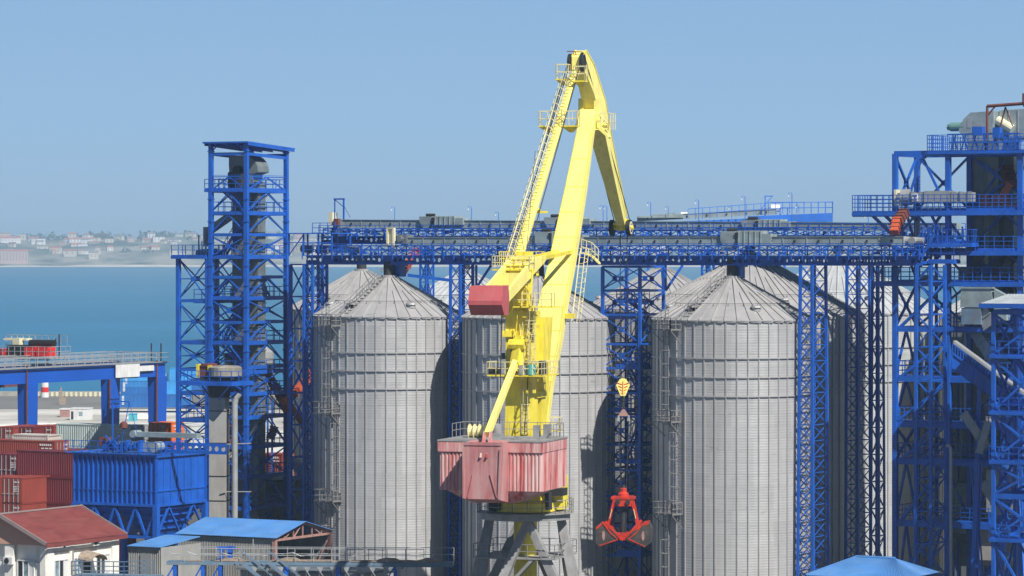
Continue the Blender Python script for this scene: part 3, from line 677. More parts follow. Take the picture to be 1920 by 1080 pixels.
def gallery(r, x0, x1, yw, zg0, zg1, zt, panel=2.1, holes=True, m='blue', rail=True, hole_pitch=.62, gaps=(3,4)):
    """girders with round holes, a railed deck and trestle frames up to zt"""
    for y in (0, yw):
        G = MB()
        hb, ht = zg0+.12, zg1-.1
        if holes: web(G, x0, x1, y-.03, hb, ht, hole_pitch, min(.21,(ht-hb)*.42), skipf=(lambda i: (i % 11) in gaps))
        else: G.box(x0,x1,y-.03,y+.03,hb,ht)
        G.box(x0,x1,y-.16,y+.16,zg0,zg0+.12); G.box(x0,x1,y-.16,y+.16,zg1-.1,zg1)
        n = int((x1-x0)/1.3)
        G.build('girder', M[m], r)
    D = MB()
    n = int((x1-x0)/2.2)
    for i in range(n+1): x = x0+(x1-x0)*i/n; D.bar((x,0,zg0+.3),(x,yw,zg0+.3),.14,.25)
    D.box(x0,x1,-.75,yw+.5,zg1+.01,zg1+.07)
    D.build('deck', M[m], r)
    if rail:
        R_ = MB().rail([(x0,-.75,zg1+.07),(x1,-.75,zg1+.07)], 1.1, 1.15, .03)
        n = int((x1-x0)/1.15)
        for i in range(n+1): x = x0+(x1-x0)*i/n; R_.bar((x,-.82,zg1-.35),(x,-.82,zg1+.4),.08)
        R_.build('railing', M[m], r)
        MB().rail([(x0,yw+.5,zg1+.07),(x1,yw+.5,zg1+.07)], 1.1, 1.6, .03).build('railing', M[m], r)
    n = round((x1-x0)/panel)
    for y in (.15, yw-.15):
        T = MB()
        T.bar((x0,y,zt-.06),(x1,y,zt-.06),.12)
        for i in range(n+1):
            x = x0+(x1-x0)*i/n; T.bar((x,y,zg1),(x,y,zt),.1)
            if i < n:
                xb = x0+(x1-x0)*(i+1)/n
                if i % 4 != 3: T.bar((x,y,zg1+.1),(xb,y,zt-.1),.07); T.bar((xb,y,zg1+.1),(x,y,zt-.1),.07)
                else: T.bar((x,y,zg1+.1),((x+xb)/2,y,zt-.1),.07); T.bar((xb,y,zg1+.1),((x+xb)/2,y,zt-.1),.07)
        T.build('truss', M[m], r)
    S = MB(); Rr = random.Random(int(x1*10))
    x = x0+.6
    while x < x1-1:                 # cable trays, cleats and small boxes under the casing
        wd = Rr.uniform(.15,.7); z = zg1+Rr.uniform(.15,.9)*(zt-zg1-.2); S.box(x,x+wd,yw*.3,yw*.3+.3,z-Rr.uniform(.05,.22),z+.1); x += Rr.uniform(.5,2.2)
    S.box(x0,x1,yw*.7,yw*.7+.2,zg1+.5,zg1+.62)
    S.build('cable_tray', M[m], r)
dA = 363.5; A = thing('conveyor_gallery', 'long lower blue conveyor gallery on round-holed girders running above the silo tops', 'conveyor gallery', (XY(729,dA-.8), dA-.8, 0), RZ)
def agl(px):            # pixel column -> distance along the gallery axis
    ox, oy = XY(729,dA-.8), dA-.8; k = (px-960)/F
    return (k*oy-ox)/(CA+k*SA)
zA0, zA1, zAt, zAc = ZZ(497,352), ZZ(480,352), ZZ(459.5,352), ZZ(445,352)
gallery(A, agl(575), agl(1730), 2.2, zA0, zA1, zAt)
conveyor_box(A, agl(748), agl(1690), .55, 1.45, zAt, zAc)
MB().tube((agl(1690),1,(zAt+zAc)/2),(agl(1725),1,(zAt+zAc)/2),.4,.3,12).tube((agl(1706),.4,(zAt+zAc)/2),(agl(1706),1.6,(zAt+zAc)/2),.36,n=14).build('tail_drum', M['galv'], A)
drive_head(A, agl(1348), .3, 1.7, zAt-.1, zAc+.55)
drive_head(A, agl(1000), .3, 1.7, zAt-.3, zAc+.55)
e = MB()
e.box(agl(727),agl(740),-.3,.1,ZZ(460,363),ZZ(458,363)); e.box(agl(727),agl(740),-.3,.1,ZZ(429,363),ZZ(427,363)); 
for a in (agl(727), agl(738)): e.box(a,a+.18,-.3,.1,ZZ(460,363),ZZ(428,363))
e.box(agl(727)+.1,agl(740)-.1,-.05,.1,ZZ(459,363),ZZ(429,363)); e.build('belt_guard', M['cream'], A)
MB().box(agl(742),agl(760),.2,1.6,ZZ(458,363),ZZ(440,363)).tube((agl(750),-.2,ZZ(448,363)),(agl(750),1.8,ZZ(448,363)),.3).build('tail_housing', M['casing'], A)
# roof strip and joists at the left end towards the tower
gl = MB().box(agl(535),agl(628),-.6,3.4,ZZ(438.5,366),ZZ(436.5,366))
for px in (545,572,600,625): gl.bar((agl(px),-.3,ZZ(480,366)),(agl(px),-.3,ZZ(437,366)),.14); gl.bar((agl(px),3.2,ZZ(480,366)),(agl(px),3.2,ZZ(437,366)),.14)
gl.bar((agl(545),-.3,ZZ(455,366)),(agl(625),-.3,ZZ(455,366)),.1); gl.bar((agl(545),-.3,ZZ(478,366)),(agl(572),-.3,ZZ(440,366)),.09)
gl.build('canopy', M['blue'], A)
for px in (560,590,650): MB().tube((agl(px),.6,ZZ(466,366)),(agl(px)+1.2,.6,ZZ(468,366)),.38).build('pulley', M['casing'], A)
# neck between gallery and silos
for px in (736, 1374):
    a = agl(px); MB().box(a-.5,a+.5,.6,1.6,zA0-1.2,zA0+.2).box(a-.7,a+.7,.4,1.8,zA0-.15,zA0+.3).build('discharge_spout', M['blue'], A)

dB = 384; Bg = thing('conveyor_gallery', 'upper conveyor gallery with a long grey-green casing, behind and above the lower one', 'conveyor gallery', (XY(640,dB), dB, 0), RZ)
def bgl(px):
    ox, oy = XY(640,dB), dB; k = (px-960)/F
    return (k*oy-ox)/(CA+k*SA)
xb0, xb1 = bgl(605), bgl(1790); zsl = (ZZ(423,350)-ZZ(412,384))/(xb1-xb0)
gallery(Bg, xb0, xb1, 2.2, ZZ(457,dB-10), ZZ(443,dB-10), ZZ(427,dB-10), holes=True)
conveyor_box(Bg, bgl(636), xb1, .5, 1.5, ZZ(426,dB-2), ZZ(412,dB-2), slope=zsl*.75)
drive_head(Bg, bgl(784), .2, 1.8, ZZ(424,dB-4), ZZ(406,dB-4))
drive_head(Bg, bgl(1018), .2, 1.8, ZZ(424,dB-14), ZZ(407,dB-14))
drive_head(Bg, bgl(1388), .2, 1.8, ZZ(430,dB-24), ZZ(412,dB-24))
# end gear of the upper gallery
g_ = MB(); a = bgl(622)
g_.bar((a,.6,ZZ(455,dB)),(a,.6,ZZ(373,dB)),.1).bar((a+1.1,.6,ZZ(455,dB)),(a+1.1,.6,ZZ(373,dB)),.14).bar((a-.1,.6,ZZ(373,dB)),(a+1.2,.6,ZZ(373,dB)),.16).bar((a,.6,ZZ(374,dB)),(a+1.1,.6,ZZ(388,dB)),.07).bar((a+1.1,.6,ZZ(385,dB)),(a+1.9,.6,ZZ(408,dB)),.04)
g_.rail([(a-2,-.6,ZZ(436,dB)),(a+.8,-.6,ZZ(436,dB))],1.0,.9,.03); g_.box(a-2,a+.8,-.7,2,ZZ(438,dB),ZZ(436,dB)); g_.build('hoist_frame', M['blue'], Bg)
MB().box(a-.55,a-.05,.2,1.2,ZZ(423,dB),ZZ(398,dB)).build('belt_guard', M['cream'], Bg)
MB().box(a+.1,a+1.0,.1,1.5,ZZ(460,dB),ZZ(412,dB)).tube((a-.3,.8,ZZ(432,dB)),(a+1.5,.8,ZZ(432,dB)),.4).box(a-.5,a+1.1,-.2,1.7,ZZ(474,dB),ZZ(462,dB)).build('tail_housing', M['casing'], Bg)
MB().box(a+.35,a+.9,-.2,.4,ZZ(422,dB),ZZ(410,dB)).build('gearbox', M['rust'], Bg)

dC = 450; Cg = thing('conveyor_gallery', 'light blue inclined conveyor gallery far behind the others, its railed end rising at the right', 'conveyor gallery', (XY(1195,dC), dC, 0), radians(-4))
L_ = XY(1560,dC)-XY(1195,dC); z0_, z1_ = ZZ(413,dC), ZZ(398,dC)
def cg(px): return XY(px,dC)-XY(1195,dC)
def cz(x, o=0): return z0_+(z1_-z0_)*min(x, cg(1480))/cg(1480)+o
T = MB()
T.bar((0,0,cz(0,-.5)),(L_,0,cz(L_,-.5)),.25,.3); T.bar((0,2.5,cz(0,-.5)),(L_,2.5,cz(L_,-.5)),.25,.3)
T.ext([(cg(1450),-.6,cz(30,-1.2)),(L_,-.6,cz(L_,-1.2)),(L_,-.6,cz(L_,-.1)),(cg(1400),-.6,cz(30,-.5))],(0,3.6,0))
T.build('girder', M['blue2'], Cg)
conveyor_box(Cg, 0, cg(1455), .6, 1.6, cz(0,-.1), cz(0,.45), slope=(z1_-z0_)/cg(1480))
MB().rail([(cg(1290),-.6,cz(cg(1290),-.3)),(cg(1440),-.6,cz(cg(1440),-.1)),(L_,-.6,cz(L_,-.1))],1.35,.9,.035,1).rail([(cg(1440),3,cz(L_,-.1)),(L_,3,cz(L_,-.1)),(L_,-.6,cz(L_,-.1))],1.35,.9,.035).build('railing', M['blue2'], Cg)
MB().box(0,1.7,.2,1.8,cz(0,.3),ZZ(405,dC)).box(1.8,5.6,.2,1.8,cz(0,.3),ZZ(402,dC)).box(3.5,4.6,.1,1.9,cz(0,.3),ZZ(399,dC)).build('transfer_housing', M['conv'], Cg)
MB().tube((5.3,1,ZZ(402,dC)),(6.2,1,ZZ(402,dC)),.3).tube((cg(1445),1,cz(30,.5)),(cg(1462),1,cz(30,.5)),.45).build('drive_motor', M['white'], Cg)
h_ = MB(); a = cg(1434); h_.bar((a,0,ZZ(410,dC)),(a,0,ZZ(368,dC)),.14).bar((a-.1,0,ZZ(368,dC)),(a+.95,0,ZZ(368,dC)),.12).bar((a+.9,0,ZZ(368,dC)),(a-.5,0,ZZ(392,dC)),.08)
a = cg(1462); h_.bar((a,0,ZZ(408,dC)),(a,0,ZZ(390,dC)),.12).bar((a+.9,0,ZZ(408,dC)),(a+.9,0,ZZ(390,dC)),.12).bar((a,0,ZZ(390,dC)),(a+.9,0,ZZ(390,dC)),.12); h_.build('hoist_frame', M['blue2'], Cg)
for k in (1215,1330,1470,1545):
    MB().bar((cg(k),.2,0),(cg(k),.2,cz(cg(k),-.6)),.35).build('post', M['blue2'], Cg)

# small lamps standing on the galleries
for px, top, bot, d, lab in ((740,389,414,383,'leftmost gallery lamp, alone between the cream hoist end and the first grey transfer housing'),(884,388,415,380,'gallery lamp right of the first grey transfer housing'),(935,399,415,386,'short gallery lamp just left of the crane tie bar'),
    (1131,386,415,372,'left one of two close gallery lamps between crane boom and jib'),(1138,387,417,378,'right one of two close gallery lamps between crane boom and jib'),(1011,394,412,376,'short gallery lamp seen behind the foot of the crane tie bar'),
    (1220,380,405,368,'tall gallery lamp right of the crane jib wheels'),(1253,388,406,445,'shorter gallery lamp right of the tall one past the jib wheels'),(1310,376,416,361,'tall gallery lamp above the roof apex of the nearest silo, its left'),
    (1397,369,414,357,'tallest gallery lamp left of the light blue hoist frame'),(1485,363,416,352,'tall gallery lamp over the light blue railed conveyor end'),(1372,388,410,445,'short gallery lamp halfway along the far inclined conveyor'),
    (1498,385,398,445,'short gallery lamp on the light blue railed conveyor end'),(1628,402,425,349,'rightmost gallery lamp, below the highest cantilever platform')):
    r = thing('lamp_post', lab, 'lamp', (XY(px,d), d, ZZ(bot,d)), 0, 'lamp poles on the galleries')
    h = ZZ(top,d)-ZZ(bot,d); MB().tube((0,0,0),(0,0,h),.035,n=6).path([(0,0,h),(-.1,0,h+.08),(-.3,0,h+.05),(-.36,0,h-.1)],.025).build('pole', M['blue2'], r)
    MB().lathe([(.02,.09),(.08,.05),(.08,-.05),(.02,-.08)],8,(-.36,0,h-.28)).build('lamp_head', M['white'], r)
# ------------------------------------------------------------------ slewing crane
TH = radians(16); CX, CY = 1.09, 300.0
CR = thing('harbour_crane', 'tall yellow double-lever slewing crane with a faded red machinery house, on a grey portal', 'crane', (CX,CY,0), -TH)
def cpx(px, py, v=0.):          # point of the crane's own plane seen at px,py
    k = (px-960)/F; r = (k*CY-CX-v*cos(TH)-k*v*sin(TH)*-1*-1)/(sin(TH)-k*cos(TH)); y = CY+r*cos(TH)-v*sin(TH)
    return Vector((v, r, CAMZ-(py-HZ)*y/F))
# portal
P = MB().lathe([(3.0,11.95),(3.65,11.95),(3.65,12.45),(3.0,12.45),(3.0,11.95)], 48)
P.build('portal_ring', M['portal'], CR)
MB().lathe([(3.55,12.46),(3.95,12.46),(3.95,12.52),(2.0,12.52)], 48).build('ring_deck', M['portal'], CR)
R_ = MB(); pts = [(3.9*cos(2*pi*i/20),3.9*sin(2*pi*i/20),12.5) for i in range(20)]; R_.rail(pts, 1.1, 1.3, .025, close=True); R_.build('railing', M['portal'], CR)
for q in range(4):
    a = q*pi/2+.35; t = Vector((2.9*cos(a),2.9*sin(a),12)); 
    for sg in (-1,1):
        e = Vector((7*cos(a+sg*pi/4),7*sin(a+sg*pi/4),1.0)); d = (e-t)
        MB().loft([[t+V(*o)*.30 for o in ((-1,-1,0),(1,-1,0),(1,1,0),(-1,1,0))],[e+V(*o)*.5 for o in ((-1,-1,0),(1,-1,0),(1,1,0),(-1,1,0))]]).build('portal_leg', M['portal'], CR)
for q in range(4):
    a = q*pi/2+.35+pi/4; c = Vector((7*cos(a),7*sin(a),0))
    MB().box(c.x-1.3,c.x+1.3,c.y-.4,c.y+.4,0.05,1.2).build('bogie', M['portal'], CR)
B = MB(); pp = [Vector((4.0*cos(q*pi/2+.35),4.0*sin(q*pi/2+.35),9.2)) for q in range(4)]
B.box(-3.4,3.4,-3.4,3.4,8.9,9.0).rail([(-3.4,-3.4,9),(3.4,-3.4,9),(3.4,3.4,9),(-3.4,3.4,9)],1.1,1.2,.025,close=True)
B.bar((-2,-3.3,5.2),(1.5,-3.3,8.9),.08,.25).bar((-2,-2.6,5.2),(1.5,-2.6,8.9),.08,.25)
B.build('inner_gallery', M['portal'], CR)
MB().lathe([(.95,.3),(.95,12),(1.35,12.3)], 28).build('king_post', M['yellow'], CR, smooth=False)
MB().lathe([(1.9,12.5),(2.5,12.6),(2.5,13.3),(1.7,13.5),(1.7,14.9)], 36).box(1.7,2.9,.4,2.6,12.7,15.4).build('slewing_ring', M['yellow'], CR)
MB().box(-2.7,-1.7,-1.5,0,12.6,13.7).tube((-2.3,-2,13.1),(-1.5,-2,13.1),.4).tube((2.3,-1.2,12.8),(2.3,-1.2,14.2),.3).box(1.2,3.4,-.8,.6,13.9,14.5).build('slewing_drive', M['dark'], CR)
# machinery house
hw = 4.15; r0, r1 = -10.1, -2.9; hz0, hz1 = 14.85, 18.75
H = MB().box(-hw+.06,hw-.06,r0+.06,r1,hz0,hz1)
for (xa, xb, n) in ((-hw,-1.45,9),(1.45,hw,9)):
    H.corr((xa,r0,hz0), (xb-xa,0,0), (0,0,hz1-hz0-.85), (0,-.07,0), n)
H.corr((hw,r0,hz0), (0,r1-r0,0), (0,0,hz1-hz0-.85), (.13,0,0), 24)
H.corr((-hw,r0,hz0), (0,r1-r0,0), (0,0,hz1-hz0-.85), (-.13,0,0), 24)
H.build('house_wall', M['red'], CR)
FA = MB().box(-hw-.16,hw+.16,r0-.16,r1,hz1-.85,hz1-.05); FA.build('fascia', M['red'], CR)
BT = MB().ext([(-hw+.5,r0,hz0),(hw-.1,r0,hz0),(1.7,r0+.6,hz0-1.0),(-1.7,r0+.6,hz0-1.0)], (0,5.5,0)); BT.build('belly_plate', M['red'], CR)
RD = MB().box(-hw-.2,hw+.2,r0-.2,r1+.1,hz1-.04,hz1+.08)
RD.build('roof_deck', M['portal'], CR)
q_ = MB()
for (x, y, a, b_, c) in ((2.1,-5.2,.5,.5,1.0),(3.0,-5.4,.55,.55,1.1),(-1.2,-6.0,.9,.7,.35),(.4,-8.4,1.6,.5,.15),(2.3,-8.0,1.2,.6,.2),(1.6,-9,.4,.4,.3)): q_.box(x,x+a,y,y+b_,hz1+.06,hz1+.06+c)
q_.pieces('roof_box', M['portal'], CR)
MB().lathe([(.45,0),(.45,.5),(.3,.55)],14,(-1.1,-4.6,hz1+.06)).lathe([(.42,.5),(.42,1.0),(.1,1.1)],14,(-1.1,-4.6,hz1+.06)).build('ventilator', M['portal'], CR)
dr = MB().tube((-2.9,-6.2,hz1+.55),(-1.6,-6.2,hz1+.55),.42,n=16)
for k in range(4): dr.tube((-2.9+.42*k,-6.2,hz1+.55),(-2.85+.42*k,-6.2,hz1+.55),.62,n=16)
dr.build('rope_drum', M['rail_y'], CR)
MB().rail([(-hw,-6.8,hz1+.1),(-hw,-3.5,hz1+.1),(hw*.2,-3.2,hz1+.1),(hw,-3.4,hz1+.1),(hw,-6.5,hz1+.1)],1.1,1.2,.025).build('roof_railing', M['portal'], CR)
# rear counterweight box
CW = MB()
s0 = [(-1.4,-12.6,14.35),(1.35,-12.6,14.35),(1.45,-10.1,13.95),(-1.45,-10.1,13.95)]
s1_ = [(-1.5,-12.5,17.5),(1.5,-12.5,17.5),(1.5,-10.1,17.5),(-1.5,-10.1,17.5)]
s2_ = [(-1.5,-12.5,18.7),(1.5,-12.5,18.7),(1.5,-10.1,18.85),(-1.5,-10.1,18.85)]
CW.loft([s0,s1_,s2_]); CW.box(-1.58,1.58,-12.56,-12.45,18.55,18.8).bar((-1.52,-12.56,18.3),(-1.45,-12.66,14.4),.12).bar((1.52,-12.56,18.3),(1.4,-12.66,14.4),.12)
CW.bar((.7,-12.6,16.3),(1.25,-12.66,14.5),.07).bar((-.7,-12.6,16.3),(-1.1,-12.66,14.5),.07)
CW.build('ballast_box', paint('ballast_red',(.43,.15,.15),.55,0,.15,.5,(.52,.33,.31),.75,(1.3,1.3,.14),(.4,.62)), CR)
MB().ext([(-.15,-12.7,17.6),(-.15,-11.6,19.6),(-.15,-11.2,19.6),(-.15,-11.6,17.6)],(.14,0,0)).ext([(.35,-12.7,17.6),(.35,-11.6,19.6),(.35,-11.2,19.6),(.35,-11.6,17.6)],(.14,0,0)).build('anchor_plate', M['red'], CR)
# back stay
a_ = cpx(912,815,.15); a_ = V(.15,-11.5,19.35); b_ = V(.0,-2.3,25.2)
SB = MB().bar(a_, b_, .42, .5); SB.build('back_stay', M['paleyellow'], CR)
MB().bar(b_-V(0,.6,1.2), b_+V(.25,.1,1.6), .75, .9).tube(b_+V(-.6,-.35,1.0), b_+V(.7,-.35,1.0), .42).build('stay_head', M['yellow'], CR)
# pylon: rear column and front column, cross boxes
PY = MB()
PY.loft([[(-1.2,-1.9,18.7),(1.05,-1.9,18.7),(1.05,.3,18.7),(-1.2,.3,18.7)],[(-1.1,-1.9,24),(.95,-1.9,24),(.95,.2,24),(-1.1,.2,24)],[(-1.15,-1.9,28.4),(.85,-1.9,28.4),(.85,.0,28.4),(-1.15,.0,28.4)],[(-.95,-2.2,30.2),(.6,-2.2,30.2),(.6,0,30.2),(-.95,0,30.2)],[(-.6,-2.4,32.2),(.5,-2.4,32.2),(.5,.4,32.2),(-.6,.4,32.2)]])
PY.build('pylon', M['yellow'], CR)
MB().loft([[(-.1,1.6,18.7),(.85,1.6,18.7),(.85,3.4,18.7),(-.1,3.4,18.7)],[(-.1,1.5,24),(1.05,1.5,24),(1.05,3.6,24),(-.1,3.6,24)],[(.2,2.2,28.3),(1.0,2.2,28.3),(1.0,4.8,28.3),(.2,4.8,28.3)]]).build('front_column', M['yellow'], CR)
Q = MB().box(-1.45,1.2,-2.1,.3,28.35,28.9).box(-1.35,-.1,-2.15,-1.85,26.8,27.3).box(-1.2,1.1,-.2,2.6,21.8,22.3).box(-1.3,1.2,-2.05,.4,23.3,23.6)
Q.pieces('cross_beam', M['yellow'], CR)
def ring_pl(z, x0, x1, y0, y1, name='platform'):
    o = MB().box(x0,x1,y0,y1,z-.12,z).build(name, M['yellow'], CR)
    MB().rail([(x0,y0,z),(x1,y0,z),(x1,y1,z),(x0,y1,z)],1.05,.8,.03,close=True).build('railing', M['rail_y'], o)
ring_pl(23.75, -2.3, 2.3, -3.3, -1.9); ring_pl(23.75, 1.1, 2.4, -1.9, 1.5)
ring_pl(32.3, -1.9, 1.2, -3.1, -1.6); ring_pl(29.3, -.3, 3.0, -2.9, -1.9)
ring_pl(19.0, -1.9, 1.9, 3.4, 4.4)
MB().lathe([(.01,0),(.36,0),(.36,.75),(.01,.8)],16,(.55,-3.0,23.78)).build('winch_motor', M['portal'], CR); MB().lathe([(.01,0),(.36,0),(.36,.8),(.01,.85)],16,(1.35,-3.0,23.78)).build('winch_motor', M['teal'], CR)
MB().box(1.9,2.3,-2.8,-2,23.8,24.9).box(-2.2,-1.4,-3.1,-2.3,23.8,24.3).box(-2.5,-1.7,-3,-2.4,28.9,29.5).build('control_box', M['dark'], CR)
def ladder(mb, p, q, wdir, w=.5, hoop=None, step=.33):
    p = Vector(p); q = Vector(q); wd = Vector(wdir)*w/2; mb.bar(p-wd,q-wd,.05); mb.bar(p+wd,q+wd,.05); n = int((q-p).length/step)
    for i in range(n+1): c = p.lerp(q, i/n); mb.bar(c-wd,c+wd,.035)
    if hoop:
        h = Vector(hoop); m_ = int((q-p).length/.95)
        for i in range(1, m_+1):
            c = p.lerp(q, i/m_); pr = None
            for j in range(7):
                t = pi*j/6; x = c-wd*1.35*cos(t)+h*sin(t)
                if pr: mb.bar(pr, x, .045)
                pr = x
        for t in (pi/5,pi/2,4*pi/5):
            o = -wd*1.35*cos(t)+h*sin(t); mb.bar(p+o,q+o,.03)
    return mb
L = ladder(MB(), (.55,-2.0,19), (.55,-2.0,23.7), (1,0,0), .55, (0,-.6,0)); ladder(L, (1.15,-2.2,23.8), (1.15,-2.2,29.2), (1,0,0), .55, (0,-.6,0)); ladder(L, (.3,-2.0,29.4),(.3,-2.0,32.2),(1,0,0),.5); ladder(L,(.2,-2.6,24),(.75,-2.3,28.5),(1,0,0),.5)
L.build('ladder', M['rail_y'], CR)
# short stair between the two upper platforms
S = MB(); 
for i in range(7): S.box(.5,1.25,-2.9+.1*i,-2.7+.1*i,29.4+.42*i,29.44+.42*i)
S.bar((.5,-2.9,29.3),(.5,-2.2,32.2),.08,.2).bar((1.25,-2.9,29.3),(1.25,-2.2,32.2),.08,.2); S.build('stair', M['yellow'], CR)
# boom
pivot = cpx(1112,228)
def bsec(px, py, wv, hd, dv=0):
    c = cpx(px, py); t = Vector((0, 16, 27)).normalized(); n = Vector((0,-t.z,t.y))
    return [c+Vector((dv-wv/2,0,0))-n*0, c+Vector((dv+wv/2,0,0)), c+Vector((dv+wv/2,0,0))-n*hd, c+Vector((dv-wv/2,0,0))-n*hd]
BM = MB().loft([bsec(1014,800,1.0,.7),bsec(1019,715,1.4,.9),bsec(1029,620,2.1,1.1),bsec(1033,575,2.3,1.1),bsec(1051,492,2.15,1.0),bsec(1078,350,1.75,.9),bsec(1096,245,1.4,.8),bsec(1102,205,1.4,.8)])
BM.build('boom', M['paleyellow'], CR)
SE = MB(); keys = [(1014,800,1.0),(1019,715,1.4),(1029,620,2.1),(1033,575,2.3),(1051,492,2.15),(1078,350,1.75),(1096,245,1.4)]
for (xa,ya,wa_),(xb,yb,wb_) in zip(keys, keys[1:]):
    n = max(1, round((ya-yb)/48))
    for i in range(n):
        u = i/n; c = cpx(xa+(xb-xa)*u, ya+(yb-ya)*u); wv = wa_+(wb_-wa_)*u; SE.bar(c+V(-wv/2-.02,-.0,0), c+V(wv/2+.02,-.0,0), .05, .05)
    for s_ in (-1,1): SE.bar(cpx(xa,ya)+V(s_*(wa_/2-.06),-.01,0), cpx(xb,yb)+V(s_*(wb_/2-.06),-.01,0), .06, .05)
SE.build('boom_seams', M['yellow'], CR)
t_ = MB()
c = cpx(1038,590); t_.box(c.x-1.5,c.x+1.45,c.y-.25,c.y+.1,c.z-.05,c.z+.06).box(c.x-1.35,c.x-.6,c.y-.8,c.y,c.z-.4,c.z).box(c.x+.6,c.x+1.75,c.y-.6,c.y+.5,c.z-.3,c.z+.1)
t_.build('boom_collar', M['yellow'], CR)
# hinge block and prongs at the boom head
hc = cpx(1106,228)
HB = MB().box(hc.x-1.0,hc.x+1.0,hc.y-.5,hc.y+1.1,hc.z-.6,hc.z+.7)
for s_ in (-1,1): HB.box(hc.x+s_*.7-.22,hc.x+s_*.7+.22,hc.y-.45,hc.y+.3,hc.z+.6,hc.z+2.0)
HB.tube((-1.35,hc.y+.4,hc.z-.3),(1.5,hc.y+.4,hc.z-.3),.22); HB.build('hinge_block', M['paleyellow'], CR)
o = MB().box(.4,1.9,hc.y-.9,hc.y-.1,hc.z-.75,hc.z-.65).ext([(1.0,hc.y-1,hc.z-.7),(1.9,hc.y-1,hc.z-1.5),(2.0,hc.y-1,hc.z-1.4),(1.3,hc.y-1,hc.z-.5)],(0,.7,0)).build('platform', M['paleyellow'], CR)
MB().rail([(-.9,hc.y-.9,hc.z-.7),(1.9,hc.y-.9,hc.z-.7),(1.9,hc.y+1.5,hc.z-.7)],1.4,.7,.03).path([(-1,hc.y-1,hc.z-.2),(.2,hc.y-1,hc.z+.5),(1.2,hc.y-1,hc.z+.5),(1.9,hc.y-1,hc.z-.2)],.03).build('railing', M['rail_y'], o)
# boom ladder on its right flank, with a curved landing
LB = MB(); p = cpx(1048,600)+V(1.15,0,0); q = cpx(1068,470)+V(.95,0,0)
ladder(LB, p, q, (0,.6,.8), .5, (.75,0,0)); LB.build('ladder', M['rail_y'], CR)
c = cpx(1072,480)+V(.85,0,0); w_ = MB()
prv = None
for i in range(6):
    u = i/5; x = V(c.x+u*1.5, c.y, c.z+.2-u*u*.9); 
    if prv: w_.ext([prv, x, x+V(0,.8,0), prv+V(0,.8,0)], (0,0,.1))
    prv = x
o = w_.build('landing', M['paleyellow'], CR)
MB().rail([(c.x,c.y,c.z+.2),(c.x+.9,c.y,c.z-.1),(c.x+1.5,c.y,c.z-.65)],1.25,.5,.03).build('railing', M['rail_y'], o)
# jib
def side(pts, w0, w1, rot=None):
    """closed side outline [(r,z,width)] -> beam"""
    n = len(pts); vs = [(-w/2,r,z) for r,z,w in pts]+[(w/2,r,z) for r,z,w in pts]
    return vs
JB = MB(); top = [(16.2,50.4,.9),(17.6,51.0,.95),(19.6,49.9,1.25),(23.1,46.9,1.5),(26.5,43.0,1.2),(32.2,36.9,.75)]; bot = [(16.2,49.3,.9),(17.6,49.0,.95),(19.6,47.4,1.25),(22.4,44.6,1.5),(25.7,41.4,1.2),(31.5,36.0,.75)]
JB.loft([[(-w/2,r,z),(w/2,r,z),(w2/2,r2,z2),(-w2/2,r2,z2)] for (r,z,w),(r2,z2,w2) in zip(top,bot)]); JB.build('jib', M['paleyellow'], CR)
fl = MB()
for (a, b2) in zip(top, top[1:]):
    for s_ in (-1,1): fl.bar((s_*a[2]/2,a[0],a[1]+.02),(s_*b2[2]/2,b2[0],b2[1]+.02),.09,.12)
fl.build('jib_flange', M['yellow'], CR)
def wheel(x, r, z, R, m='dark', hub='paleyellow', th=.16, name='sheave'):
    o = thing(name, None, None, (0,0,0)); del o
    return None
def sheave(x, r, z, R, th=.2, rim='black', disc='cream'):
    W_ = MB().tube((x-th/2,r,z),(x+th/2,r,z),R,n=24)
    o = W_.build('sheave', M[rim], CR)
    D = MB().tube((x+th/2,r,z),(x+th/2+.03,r,z),R*.8,n=20); o2 = D.build('sheave_disc', M[disc], o)
    E = MB().tube((x+th/2+.03,r,z),(x+th/2+.06,r,z),R*.16,n=10)
    for k in range(6): t = k*pi/3; E.tube((x+th/2+.03,r+R*.5*cos(t),z+R*.5*sin(t)),(x+th/2+.045,r+R*.5*cos(t),z+R*.5*sin(t)),R*.13,n=8)
    E.build('sheave_hub', M['dark'], o)
tp = cpx(1084,120)
sheave(-.7, tp.y, tp.z+.15, .74, .2, 'black', 'dark'); sheave(.4, tp.y, tp.z+.15, .82, .2, 'black', 'dark'); 
tip = cpx(1167,427)
sheave(-.95, tip.y, tip.z, .72, .3, 'black', 'dark'); sheave(.62, tip.y, tip.z, .72, .36, 'black', 'cream')
MB().box(-.5,.5,tip.y-.35,tip.y+.4,tip.z-.25,tip.z+.8).tube((-1,tip.y,tip.z),(1,tip.y,tip.z),.2).box(-.75,.6,tip.y-.5,tip.y-.3,tip.z+.2,tip.z+.45).build('jib_head', M['yellow'], CR)
# tie bar from the pylon head to the jib's tail
ta = V(-.45,-2.6,31.3); tb = cpx(1079,135)
dvt = (tb-ta).normalized()
TI = MB().loft([[ta+V(*o) for o in ((-.35,-.3,-.1),(.35,-.3,-.1),(.35,.35,.1),(-.35,.35,.1))],[tb+V(*o) for o in ((-.3,-.25,-.1),(.3,-.25,-.1),(.3,.3,.1),(-.3,.3,.1))]]); TI.build('tie_bar', M['paleyellow'], CR)
L = MB(); nrm = Vector((0,-dvt.z,dvt.y)); ladder(L, ta+V(-.72,0,0)+dvt*.3, tb+V(-.68,0,0)-dvt*.8, (1,0,0), .5, nrm*.7, .3); L.build('ladder', M['rail_y'], CR)
E_ = MB()
for i in range(60):
    c = ta.lerp(tb, (i+.5)/60)+nrm*.32; E_.bar(c+V(-.32,0,0), c+V(.1,0,0), .07, .05)
E_.build('tie_bar_cleats', M['yellow'], CR)
